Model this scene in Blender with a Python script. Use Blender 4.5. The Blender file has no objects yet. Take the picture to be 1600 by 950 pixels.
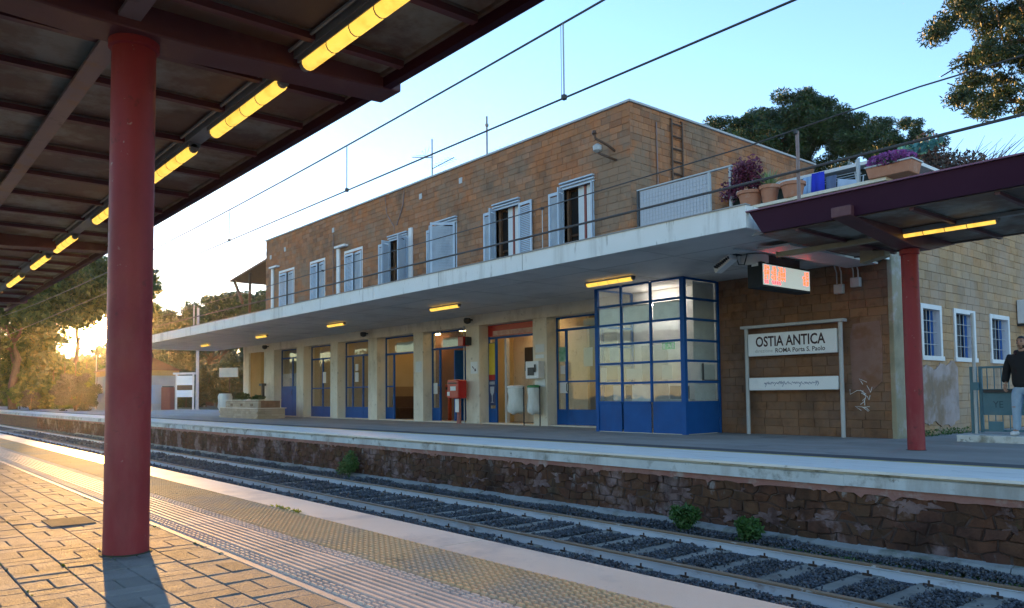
import bpy, bmesh, math, random
import numpy as np
from mathutils import Vector, Matrix
random.seed(7); RNG = np.random.default_rng(7)
S = bpy.context.scene; COL = S.collection; R = math.radians
# ------------------------------------------------------------------ camera, sky, sun, exposure
CAM_POS = Vector((0, 0, .95))
YAW, PITCH, ROLL, FPX = R(50.0019), R(3.0424), R(-.549), 1226.24
cF = Vector((-math.sin(YAW)*math.cos(PITCH), math.cos(YAW)*math.cos(PITCH), math.sin(PITCH)))
cR0 = Vector((math.cos(YAW), math.sin(YAW), 0)); cU0 = cR0.cross(cF)
cR = cR0*math.cos(ROLL) + cU0*math.sin(ROLL); cU = cR.cross(cF)
cd = bpy.data.cameras.new('camera'); cam = bpy.data.objects.new('camera', cd); COL.objects.link(cam)
M4 = Matrix((cR, cU, -cF)).transposed().to_4x4(); M4.translation = CAM_POS; cam.matrix_world = M4
cd.sensor_width = 36; cd.lens = FPX*36/1600; cd.shift_y = (551.35-475)/1600; cd.clip_start = .05; cd.clip_end = 3000
S.camera = cam
def pix(p):
    d = Vector(p)-CAM_POS; z = d.dot(cF)
    return (800+FPX*d.dot(cR)/z, 551.35-FPX*d.dot(cU)/z, z)
SUN_AZ, SUN_EL = R(-78.2), R(4.3)          # azimuth from +Y towards +X
sdir = Vector((math.sin(SUN_AZ)*math.cos(SUN_EL), math.cos(SUN_AZ)*math.cos(SUN_EL), math.sin(SUN_EL)))
W = bpy.data.worlds.new('World'); S.world = W; W.use_nodes = True
wn = W.node_tree; bgn = wn.nodes['Background']
sky = wn.nodes.new('ShaderNodeTexSky'); sky.sky_type = 'NISHITA'; sky.sun_disc = False
sky.sun_elevation = SUN_EL; sky.sun_rotation = SUN_AZ; sky.air_density = 1.0; sky.dust_density = .08; sky.ozone_density = 3.0
wn.links.new(sky.outputs[0], bgn.inputs[0]); bgn.inputs[1].default_value = .132
# aureole of the low sun: a small bright core and a soft halo in the sky round it
def wnode(t, **k):
    n = wn.nodes.new(t)
    for a, b in k.items(): setattr(n, a, b)
    return n
tc = wnode('ShaderNodeTexCoord'); dp = wnode('ShaderNodeVectorMath', operation='DOT_PRODUCT'); dp.inputs[1].default_value = sdir
wn.links.new(tc.outputs['Generated'], dp.inputs[0])
def lobe(power, gain):
    m = wnode('ShaderNodeMath', operation='MAXIMUM'); wn.links.new(dp.outputs['Value'], m.inputs[0]); m.inputs[1].default_value = 0
    p = wnode('ShaderNodeMath', operation='POWER'); wn.links.new(m.outputs[0], p.inputs[0]); p.inputs[1].default_value = power
    g = wnode('ShaderNodeMath', operation='MULTIPLY'); wn.links.new(p.outputs[0], g.inputs[0]); g.inputs[1].default_value = gain
    return g
e1, e2 = lobe(9000, 110.0), lobe(60, .03)
sm = wnode('ShaderNodeMath', operation='ADD'); wn.links.new(e1.outputs[0], sm.inputs[0]); wn.links.new(e2.outputs[0], sm.inputs[1])
bg2 = wnode('ShaderNodeBackground'); bg2.inputs[0].default_value = (1, .62, .25, 1); wn.links.new(sm.outputs[0], bg2.inputs[1])
ads = wnode('ShaderNodeAddShader'); wn.links.new(bgn.outputs[0], ads.inputs[0]); wn.links.new(bg2.outputs[0], ads.inputs[1])
wn.links.new(ads.outputs[0], wn.nodes['World Output'].inputs[0])
sl = bpy.data.lights.new('sun', 'SUN'); sl.energy = 2.0; sl.angle = R(.5); sl.color = (1, .58, .17)
so = bpy.data.objects.new('sun', sl); COL.objects.link(so); so.rotation_euler = (-sdir).to_track_quat('-Z', 'Y').to_euler(); so.location = (-60, 12, 30)
S.view_settings.view_transform = 'Standard'; S.view_settings.look = 'None'; S.view_settings.exposure = 2.78; S.view_settings.gamma = 1
try: S.view_settings.use_curve_mapping = False
except Exception: pass
S.view_settings.use_white_balance = True; S.view_settings.white_balance_temperature = 7000; S.view_settings.white_balance_tint = 20
S.render.engine = 'CYCLES'; S.cycles.max_bounces = 8; S.cycles.volume_bounces = 1; S.cycles.transparent_max_bounces = 12; S.cycles.use_denoising = True
S.cycles.sample_clamp_indirect = 6

# ------------------------------------------------------------------ materials
def srgb(h):
    c = [int(h[i:i+2], 16)/255 for i in (0, 2, 4)]
    return tuple(x/12.92 if x <= .04045 else ((x+.055)/1.055)**2.4 for x in c)
def mk(name, cols, rough=.7, scale=2., det=6, bump=0., bscale=40., metal=0., spec=.5, var=0., pcs=None, pf=.7, stain=(), sheen=None, stretch=(1,1,1), rv=0.):
    m = bpy.data.materials.new(name); m.use_nodes = True; t = m.node_tree; N = t.nodes; L = t.links
    b = N['Principled BSDF']; b.inputs['Roughness'].default_value = rough; b.inputs['Metallic'].default_value = metal
    b.inputs['Specular IOR Level'].default_value = spec
    geo = N.new('ShaderNodeNewGeometry'); oi = N.new('ShaderNodeObjectInfo')
    def math_(op, a, c=None, clamp=False):
        n = N.new('ShaderNodeMath'); n.operation = op; n.use_clamp = clamp
        for i, x in enumerate((a, c)):
            if x is None: continue
            if isinstance(x, (int, float)): n.inputs[i].default_value = x
            else: L.new(x, n.inputs[i])
        return n.outputs[0]
    def noise(sc, d=6, st=(1,1,1), off=0, rg=.6):
        mp = N.new('ShaderNodeMapping'); L.new(geo.outputs['Position'], mp.inputs[0]); mp.inputs['Scale'].default_value = st; mp.inputs['Location'].default_value = (off, off*.7, off*.3)
        n = N.new('ShaderNodeTexNoise'); L.new(mp.outputs[0], n.inputs['Vector']); n.inputs['Scale'].default_value = sc; n.inputs['Detail'].default_value = d; n.inputs['Roughness'].default_value = rg
        return n.outputs['Fac']
    def ramp(src, cs, lo=.3, hi=.7, interp='LINEAR'):
        r = N.new('ShaderNodeValToRGB'); e = r.color_ramp.elements; r.color_ramp.interpolation = interp
        while len(e) < len(cs): e.new(.5)
        for i, c in enumerate(cs):
            e[i].position = lo+(hi-lo)*i/max(1, len(cs)-1); e[i].color = (*c, 1)
        L.new(src, r.inputs[0]); return r.outputs[0]
    def mix(fac, a, c, mode='MIX'):
        n = N.new('ShaderNodeMix'); n.data_type = 'RGBA'; n.blend_type = mode
        for s, x in ((n.inputs[0], fac), (n.inputs[6], a), (n.inputs[7], c)):
            if isinstance(x, (int, float)): s.default_value = x
            elif isinstance(x, tuple): s.default_value = (*x, 1)
            else: L.new(x, s)
        return n.outputs[2]
    nz = noise(scale, det, stretch)
    col = ramp(nz, cols) if len(cols) > 1 else None
    if col is None:
        rgb = N.new('ShaderNodeRGB'); rgb.outputs[0].default_value = (*cols[0], 1); col = rgb.outputs[0]
    rnd = math_('FRACT', math_('ADD', geo.outputs['Random Per Island'], oi.outputs['Random']))
    if pcs:
        pc = ramp(rnd, pcs, 0, 1)
        col = mix(pf, col, pc)
    if var:
        r2 = math_('FRACT', math_('MULTIPLY', rnd, 17.31))
        v = math_('ADD', math_('MULTIPLY', r2, 2*var), 1-var)
        cv = N.new('ShaderNodeCombineColor'); [L.new(v, cv.inputs[i]) for i in range(3)]
        col = mix(1., col, cv.outputs[0], 'MULTIPLY')
    for k, s in enumerate(stain):
        c, sc, lo, hi, amt = s[:5]; st = s[5] if len(s) > 5 else (1,1,1)
        f = noise(sc, 8, st, 13.7*(k+1), .65)
        mr = N.new('ShaderNodeMapRange'); L.new(f, mr.inputs[0]); mr.inputs[1].default_value = lo; mr.inputs[2].default_value = hi; mr.inputs[3].default_value = 0; mr.inputs[4].default_value = amt
        col = mix(mr.outputs[0], col, c)
    L.new(col, b.inputs['Base Color'])
    if rv:
        f = noise(scale*2.3, 5, (1,1,1), 31)
        L.new(math_('ADD', math_('MULTIPLY', f, rv), rough-rv/2), b.inputs['Roughness'])
    if bump:
        bn = N.new('ShaderNodeBump'); bn.inputs['Strength'].default_value = bump; bn.inputs['Distance'].default_value = .02
        L.new(noise(bscale, 6, stretch, 5), bn.inputs['Height']); L.new(bn.outputs[0], b.inputs['Normal'])
    return m
def emis(name, c, st, dark=None, dsc=30):
    m = bpy.data.materials.new(name); m.use_nodes = True; t = m.node_tree; b = t.nodes['Principled BSDF']
    b.inputs['Base Color'].default_value = (*c, 1); b.inputs['Emission Color'].default_value = (*c, 1); b.inputs['Emission Strength'].default_value = st
    b.inputs['Roughness'].default_value = .4
    return m
def lampm(name):
    m = emis(name, (1, .62, .09), .19); t = m.node_tree; N = t.nodes; b = N['Principled BSDF']
    g = N.new('ShaderNodeNewGeometry'); n = N.new('ShaderNodeTexNoise'); n.inputs['Scale'].default_value = 9; n.inputs['Detail'].default_value = 5; t.links.new(g.outputs['Position'], n.inputs['Vector'])
    r = N.new('ShaderNodeValToRGB'); e = r.color_ramp.elements; e[0].position = .33; e[0].color = (.80,.46,.06,1); e[1].position = .5; e[1].color = (1,.64,.10,1); t.links.new(n.outputs['Fac'], r.inputs[0]); t.links.new(r.outputs[0], b.inputs['Emission Color']); return m
def glassm(name, tint=(.86,.9,.9), k=1.6, base=.06, rough=.01, milk=0):
    m = bpy.data.materials.new(name); m.use_nodes = True; t = m.node_tree; N = t.nodes; L = t.links; N.remove(N['Principled BSDF'])
    tr = N.new('ShaderNodeBsdfTransparent'); tr.inputs[0].default_value = (*tint, 1)
    gl = N.new('ShaderNodeBsdfGlossy'); gl.inputs['Roughness'].default_value = rough
    fr = N.new('ShaderNodeLayerWeight'); fr.inputs[0].default_value = .5; pw = N.new('ShaderNodeMath'); pw.operation = 'POWER'; L.new(fr.outputs['Facing'], pw.inputs[0]); pw.inputs[1].default_value = 4
    a = N.new('ShaderNodeMath'); a.operation = 'MULTIPLY_ADD'; a.use_clamp = True; L.new(pw.outputs[0], a.inputs[0]); a.inputs[1].default_value = k; a.inputs[2].default_value = base
    mx = N.new('ShaderNodeMixShader'); L.new(a.outputs[0], mx.inputs[0]); L.new(tr.outputs[0], mx.inputs[1]); L.new(gl.outputs[0], mx.inputs[2])
    # wavy old panes
    nt = N.new('ShaderNodeTexNoise'); nt.inputs['Scale'].default_value = 1.6; g = N.new('ShaderNodeNewGeometry'); L.new(g.outputs['Position'], nt.inputs['Vector'])
    bp = N.new('ShaderNodeBump'); bp.inputs['Strength'].default_value = .12; bp.inputs['Distance'].default_value = .03; L.new(nt.outputs['Fac'], bp.inputs['Height']); L.new(bp.outputs[0], gl.inputs['Normal'])
    out = mx.outputs[0]
    if milk:                                            # dusty, slightly milky panes
        df = N.new('ShaderNodeBsdfDiffuse'); df.inputs[0].default_value = (.72,.74,.70,1); n2 = N.new('ShaderNodeTexNoise'); n2.inputs['Scale'].default_value = 2.2; L.new(g.outputs['Position'], n2.inputs['Vector'])
        mm = N.new('ShaderNodeMath'); mm.operation = 'MULTIPLY'; L.new(n2.outputs['Fac'], mm.inputs[0]); mm.inputs[1].default_value = 2*milk
        m3 = N.new('ShaderNodeMixShader'); L.new(mm.outputs[0], m3.inputs[0]); L.new(out, m3.inputs[1]); L.new(df.outputs[0], m3.inputs[2]); out = m3.outputs[0]
    L.new(out, N['Material Output'].inputs[0]); return m
def leafm(name, cols, trans=.45, tcol=None, rough=.5):
    m = bpy.data.materials.new(name); m.use_nodes = True; t = m.node_tree; N = t.nodes; L = t.links; b = N['Principled BSDF']
    geo = N.new('ShaderNodeNewGeometry'); r = N.new('ShaderNodeValToRGB'); e = r.color_ramp.elements
    while len(e) < len(cols): e.new(.5)
    for i, c in enumerate(cols): e[i].position = i/max(1, len(cols)-1); e[i].color = (*c, 1)
    L.new(geo.outputs['Random Per Island'], r.inputs[0]); L.new(r.outputs[0], b.inputs['Base Color']); b.inputs['Roughness'].default_value = rough
    tl = N.new('ShaderNodeBsdfTranslucent')
    if tcol: tl.inputs[0].default_value = (*tcol, 1)
    else: L.new(r.outputs[0], tl.inputs[0])
    mx = N.new('ShaderNodeMixShader'); mx.inputs[0].default_value = trans; L.new(b.outputs[0], mx.inputs[1]); L.new(tl.outputs[0], mx.inputs[2])
    L.new(mx.outputs[0], N['Material Output'].inputs[0]); return m
MT = {}
MT['burg'] = mk('red_paint', [(.27,.026,.032), (.31,.034,.040)], .5, 1.2, spec=.25, bump=.04, bscale=25, stain=[((.34,.11,.10), 1.8, .52, .72, .6, (1,1,.35)), ((.10,.03,.028), 7, .60, .68, .7), ((.42,.26,.23), 14, .66, .70, .8), ((.09,.02,.022), .9, .5, .7, .5, (1,1,.4))], rv=.2)
MT['burg2'] = mk('burgundy_paint', [(.032,.003,.014), (.042,.006,.019)], .6, 1.4, spec=.15, stain=[((.06,.016,.028), 2, .55, .8, .5)], bump=.05, bscale=12)
MT['beam'] = mk('dark_red_beam', [(.10,.026,.03), (.14,.038,.04)], .55, 1.1, stain=[((.22,.10,.08), 3, .58, .75, .6), ((.03,.02,.02), 1.2, .5, .8, .5)], bump=.08, bscale=18)
MT['panel'] = mk('rusty_ceiling_sheet', [(.105,.062,.042), (.15,.088,.06), (.118,.074,.058)], .6, .9, det=8, stain=[((.26,.27,.23), .9, .47, .58, .85), ((.13,.055,.025), 2.2, .5, .66, .8), ((.02,.016,.014), 1.6, .55, .75, .6)], bump=.1, bscale=9, var=.15)
MT['lip'] = mk('pale_sheet_edge', [(.17,.14,.12), (.11,.08,.065)], .6, 6, stain=[((.12,.06,.03), 5, .5, .65, .7)])
MT['rail_rust'] = mk('flaking_pipe', [(.22,.15,.15), (.27,.19,.17)], .55, 2, stain=[((.30,.15,.07), 2.5, .5, .6, .8), ((.10,.06,.05), 6, .58, .7, .7)])
MT['steelgrey'] = mk('grey_steel', [(.20,.20,.19), (.27,.27,.25)], .5, 4, stain=[((.10,.08,.06), 6, .58, .74, .6)])
MT['dkmetal'] = mk('dark_metal', [(.02,.021,.023), (.035,.036,.04)], .5, 5)
MT['wire'] = mk('wire_dark', [(.05,.045,.045)], .6, 5)
MT['tube'] = lampm('lit_tube')
MT['tube_w'] = emis('indoor_tube', (1, .75, .38), 2.6)
MT['slab'] = mk('white_slab_paint', [(.76,.75,.69), (.82,.81,.76)], .75, 1.5, stain=[((.46,.43,.36), 3.0, .58, .74, .5, (1,1,.25)), ((.30,.26,.20), 9, .62, .70, .7, (1,1,.15)), ((.36,.33,.27), 1.1, .56, .68, .5, (1,1,.1))], bump=.08, bscale=20)
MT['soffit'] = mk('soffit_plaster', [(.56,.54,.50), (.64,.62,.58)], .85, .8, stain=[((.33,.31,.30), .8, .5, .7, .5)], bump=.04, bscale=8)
MT['block'] = mk('tufa_block', [(.20,.095,.05), (.38,.175,.085), (.27,.145,.085), (.44,.24,.14)], .95, 7, det=9, spec=.15, pcs=[(.27,.12,.075), (.56,.205,.08), (.39,.20,.115), (.58,.23,.10), (.35,.19,.125), (.46,.25,.16), (.55,.215,.095), (.33,.15,.09)], pf=.5, var=.13, stain=[((.27,.195,.135), .5, .48, .62, .75), ((.50,.17,.065), .9, .54, .65, .55), ((.12,.075,.05), .7, .54, .70, .65, (1,1,.6)), ((.085,.06,.045), 1.1, .55, .75, .6, (1,1,.5)), ((.30,.25,.19), 5, .58, .72, .55)], bump=.5, bscale=28)
MT['block3'] = mk('sky_lit_tufa_block', [(.30,.19,.10), (.46,.31,.17), (.36,.24,.14)], .95, 7, det=9, spec=.15, pcs=[(.32,.18,.105), (.54,.265,.125), (.42,.25,.15), (.56,.32,.165), (.38,.235,.15), (.48,.30,.19)], pf=.5, var=.12, stain=[((.44,.33,.25), .5, .48, .62, .7), ((.18,.13,.09), .8, .56, .72, .6, (1,1,.5))], bump=.5, bscale=28)  # lighter copy of the tufa: open-sky light put into its colour
MT['block2'] = mk('shaded_wall_brick', [(.15,.075,.045), (.29,.15,.085), (.22,.135,.09)], .95, 6, det=9, spec=.15, pcs=[(.18,.095,.06), (.27,.13,.065), (.21,.125,.08), (.25,.145,.095), (.19,.105,.07)], pf=.45, var=.12, stain=[((.24,.16,.13), .6, .5, .64, .7), ((.08,.055,.045), .9, .52, .72, .65, (1,1,.6)), ((.14,.14,.13), 1.6, .58, .72, .6)], bump=.5, bscale=28)  # darker copy of the tufa: the slab's shade put into its colour
MT['mortar'] = mk('mortar', [(.20,.105,.06), (.30,.17,.10)], .95, 6, bump=.4, bscale=40, stain=[((.09,.07,.055), 1.2, .5, .7, .6)])
MT['trav'] = mk('travertine', [(.70,.62,.48), (.78,.70,.56)], .75, 2.5, stretch=(1,1,.5), stain=[((.33,.24,.13), 1.4, .52, .72, .55, (1,1,.4)), ((.22,.17,.11), 7, .6, .72, .6)], bump=.15, bscale=30)
MT['ochre'] = mk('ochre_plaster', [(.42,.22,.06), (.48,.27,.09)], .85, 1.5, stain=[((.28,.15,.06), 2, .55, .75, .5)], bump=.1)
MT['inner'] = mk('indoor_plaster', [(.52,.40,.20), (.58,.46,.25)], .85, 1.2)
MT['innerdk'] = mk('indoor_dado', [(.30,.19,.085), (.34,.22,.10)], .7, 1.5)
MT['blue'] = mk('blue_paint', [(.002,.078,.27), (.003,.10,.34)], .45, 2, spec=.15, stain=[((.02,.06,.17), 3, .55, .75, .5, (1,1,.3)), ((.12,.14,.18), 8, .66, .72, .5)], bump=.04, bscale=15, rv=.2)
MT['shut'] = mk('pale_blue_shutter', [(.42,.52,.61), (.52,.61,.68)], .5, 2.5, stain=[((.24,.31,.42), 4, .52, .72, .5, (1,1,.3))])
MT['white'] = mk('white_paint', [(.70,.70,.68), (.78,.78,.76)], .5, 3, stain=[((.45,.43,.38), 4, .58, .74, .5, (1,1,.3))])
MT['offw'] = mk('paper_white', [(.72,.75,.74), (.80,.82,.80)], .6, 4)
MT['paper'] = mk('paper_notice', [(.62,.64,.62), (.72,.73,.70)], .7, 60, det=2)
MT['glass'] = glassm('window_glass', (.88,.91,.89), .8, .03, milk=.05)
MT['glassd'] = glassm('booth_glass', (.90,.93,.92), .8, .06, milk=.12)
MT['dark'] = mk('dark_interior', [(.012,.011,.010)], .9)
MT['floor'] = mk('indoor_floor', [(.09,.07,.05), (.12,.095,.07)], .35, 3)
MT['panelgrey'] = mk('grey_wall', [(.48,.50,.48), (.56,.58,.55)], .8, 1.5)
MT['wood'] = mk('brown_wood', [(.075,.035,.018), (.11,.055,.028)], .55, 3, stretch=(.4,3,3))
MT['redpl'] = mk('red_plastic', [(.42,.012,.014), (.5,.018,.018)], .3, 3, stain=[((.25,.02,.02), 6, .6, .75, .5)])
MT['yellow'] = mk('yellow_print', [(.62,.45,.03), (.70,.52,.06)], .4, 8)
MT['bag'] = mk('clear_sack', [(.52,.55,.52), (.66,.69,.66)], .3, 7, stretch=(1,1,.4), bump=.6, bscale=14)
MT['green'] = mk('green_plastic', [(.02,.22,.07)], .4)
MT['signw'] = mk('sign_white', [(.80,.85,.87), (.86,.90,.91)], .45, 2, stain=[((.50,.56,.60), 2.5, .55, .75, .4)])
MT['ink'] = mk('sign_ink', [(.035,.008,.014)], .5)
MT['inkb'] = mk('blue_ink', [(.05,.11,.26)], .5)
MT['greysig'] = mk('sign_post_grey', [(.40,.42,.42), (.48,.50,.50)], .45, 4, stain=[((.28,.27,.25), 5, .56, .72, .6, (1,1,.3))])
MT['terra'] = mk('terracotta', [(.42,.16,.085), (.50,.21,.12)], .8, 5, stain=[((.55,.40,.32), 5, .56, .72, .5)], bump=.1, bscale=30)
MT['asph'] = mk('platform_asphalt', [(.26,.25,.235), (.35,.34,.32)], .9, .7, det=8, stain=[((.42,.42,.42), .5, .52, .66, .6, (.3,1.5,1)), ((.13,.13,.135), 1.3, .58, .7, .6)], bump=.25, bscale=60)
MT['band'] = mk('dark_strip', [(.055,.06,.072), (.085,.09,.10)], .8, 1.2, bump=.25, bscale=70, stretch=(.4,1,1))
MT['edgew'] = mk('white_edge_paint', [(.74,.71,.64), (.82,.79,.72)], .7, 1.3, det=8, stretch=(.6,2,1), stain=[((.50,.49,.46), 2.2, .54, .70, .65, (.5,2,1)), ((.16,.15,.12), 5, .63, .72, .6)], bump=.2, bscale=40)
MT['yline'] = mk('worn_yellow_line', [(.60,.46,.14), (.68,.54,.2)], .8, 6, stain=[((.22,.2,.15), 5, .5, .65, .8)])
MT['coping'] = mk('kerb_concrete', [(.52,.55,.54), (.66,.68,.66)], .85, 2.2, det=8, stain=[((.17,.17,.13), 2.6, .53, .66, .8), ((.05,.055,.03), 4, .62, .70, .9), ((.27,.22,.18), 1.2, .5, .65, .6, (1,1,.2))], bump=.35, bscale=30)
MT['foot'] = mk('foot_concrete', [(.27,.27,.25), (.36,.36,.34)], .95, 2.5, det=8, spec=.1, stain=[((.14,.14,.10), 2.2, .52, .66, .8), ((.09,.12,.05), 3.3, .58, .68, .8)], bump=.4, bscale=25)
MT['pink'] = mk('pink_render', [(.33,.13,.10), (.40,.20,.16)], .9, 2.5, stain=[((.45,.38,.34), 3, .55, .68, .75), ((.11,.055,.045), 2.5, .55, .7, .7)], bump=.4, bscale=25)
MT['pink2'] = mk('render_scraps', [(.17,.095,.08), (.30,.19,.17)], .95, 5, det=10, spec=.1, stain=[((.09,.045,.035), 4, .44, .60, .9), ((.42,.39,.36), 6, .6, .7, .6)], bump=.6, bscale=30)
MT['rubble'] = mk('rubble_stone', [(.075,.032,.022), (.16,.065,.036), (.10,.065,.038)], .95, 2.2, det=9, spec=.2, pcs=[(.07,.028,.02), (.14,.05,.026), (.10,.065,.035), (.15,.075,.03), (.085,.04,.035), (.12,.055,.045)], pf=.3, var=.15, stain=[((.34,.22,.20), 1.3, .53, .62, .75), ((.36,.33,.31), 3.5, .60, .68, .7, (1,1,.4)), ((.03,.018,.014), 1.8, .52, .7, .75, (1,1,.5)), ((.05,.065,.025), 2.8, .64, .73, .7)], bump=.8, bscale=22)
MT['joint'] = mk('wall_joint', [(.065,.032,.022), (.14,.085,.065)], 1, 6, bump=.5, bscale=30)
MT['joint_soil'] = mk('mossy_joint', [(.035,.029,.022), (.055,.046,.034)], 1, 5, stain=[((.045,.07,.012), 1.3, .47, .6, .95)], bump=.5, bscale=60)
MT['paver'] = mk('concrete_paver', [(.21,.205,.195), (.33,.315,.295)], .84, 5, spec=.1, pcs=[(.19,.185,.178), (.29,.28,.265), (.23,.222,.213), (.33,.312,.295), (.13,.126,.122)], pf=.7, var=.1, stain=[((.10,.095,.09), 1.6, .55, .68, .7), ((.34,.32,.29), 9, .6, .72, .4)], bump=.8, bscale=70, rv=.3)
MT['edgec'] = mk('platform_edge_concrete', [(.64,.53,.41), (.72,.62,.50)], .5, 1.4, spec=.3, det=8, stain=[((.32,.30,.29), .9, .52, .66, .7), ((.22,.19,.17), 5, .63, .72, .55)], bump=.2, bscale=90, rv=.3)
MT['tacY'] = mk('yellow_tactile', [(.60,.39,.21), (.68,.46,.26)], .7, 2, spec=.16, stain=[((.46,.36,.28), 1.1, .48, .62, .8), ((.16,.14,.11), 4, .6, .7, .5)], bump=.15, bscale=120)
MT['tacP'] = mk('pale_tactile', [(.62,.48,.40), (.70,.56,.47)], .7, 2, spec=.16, stain=[((.40,.34,.30), 1.4, .52, .66, .65), ((.18,.15,.13), 5, .62, .72, .5)], bump=.15, bscale=120)
MT['rail'] = mk('white_limed_rail', [(.66,.68,.70), (.78,.79,.80)], .7, 2.5, stretch=(.3,2,1), stain=[((.28,.13,.06), 2.5, .58, .70, .8, (.6,1,1)), ((.50,.50,.49), 3, .52, .7, .7, (.4,1,1))], rv=.2)
MT['railtop'] = mk('rail_head', [(.24,.135,.07), (.32,.19,.105)], .6, 4, stretch=(.2,3,1), stain=[((.62,.58,.52), 9, .60, .66, .9, (.5,6,1))])
MT['clip'] = mk('rusty_clip', [(.055,.03,.02), (.10,.055,.035)], .9, 8)
MT['ties'] = mk('sleeper_concrete', [(.27,.245,.205), (.37,.34,.29)], .95, 3, spec=.1, var=.15, stain=[((.12,.105,.09), 2.5, .52, .68, .7), ((.16,.10,.06), 2, .58, .72, .6)], bump=.3, bscale=40)
MT['ballast'] = mk('ballast_stone', [(.06,.066,.078), (.11,.118,.13)], .85, 14, spec=.2, pcs=[(.055,.062,.074), (.10,.108,.12), (.15,.155,.165), (.075,.08,.09), (.20,.20,.20), (.07,.074,.086), (.13,.105,.08), (.09,.08,.07)], pf=.8, var=.2, bump=.3, bscale=90)
MT['bed'] = mk('track_bed', [(.03,.034,.042), (.06,.066,.08)], .95, 9, bump=1., bscale=24)
MT['ground'] = mk('ground_soil', [(.06,.065,.03), (.10,.09,.05)], .95, .4, stain=[((.045,.07,.02), .25, .45, .6, .8)], bump=.3, bscale=5)
MT['bark'] = mk('pine_bark', [(.09,.055,.035), (.17,.10,.06)], .9, 4, stretch=(2,2,.5), bump=.7, bscale=18)
MT['skin'] = mk('skin', [(.42,.22,.15), (.47,.26,.18)], .5, 6)
MT['hoodie'] = mk('black_cotton', [(.010,.010,.012), (.016,.016,.018)], .85, 20, bump=.3, bscale=35)
MT['jeans'] = mk('pale_denim', [(.27,.43,.60), (.40,.55,.70)], .8, 6, bump=.3, bscale=40)
MT['shoe'] = mk('white_shoe', [(.72,.73,.74)], .5)
MT['hair'] = mk('dark_hair', [(.014,.010,.008), (.03,.02,.015)], .6, 40, bump=.5, bscale=80)
MT['teal'] = mk('teal_metal', [(.04,.15,.20), (.07,.20,.25)], .45, 3, stain=[((.14,.18,.18), 4, .58, .72, .5)])
MT['net'] = mk('pale_screen', [(.42,.44,.48), (.52,.54,.57)], .7, 12, stretch=(4,1,1))
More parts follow.
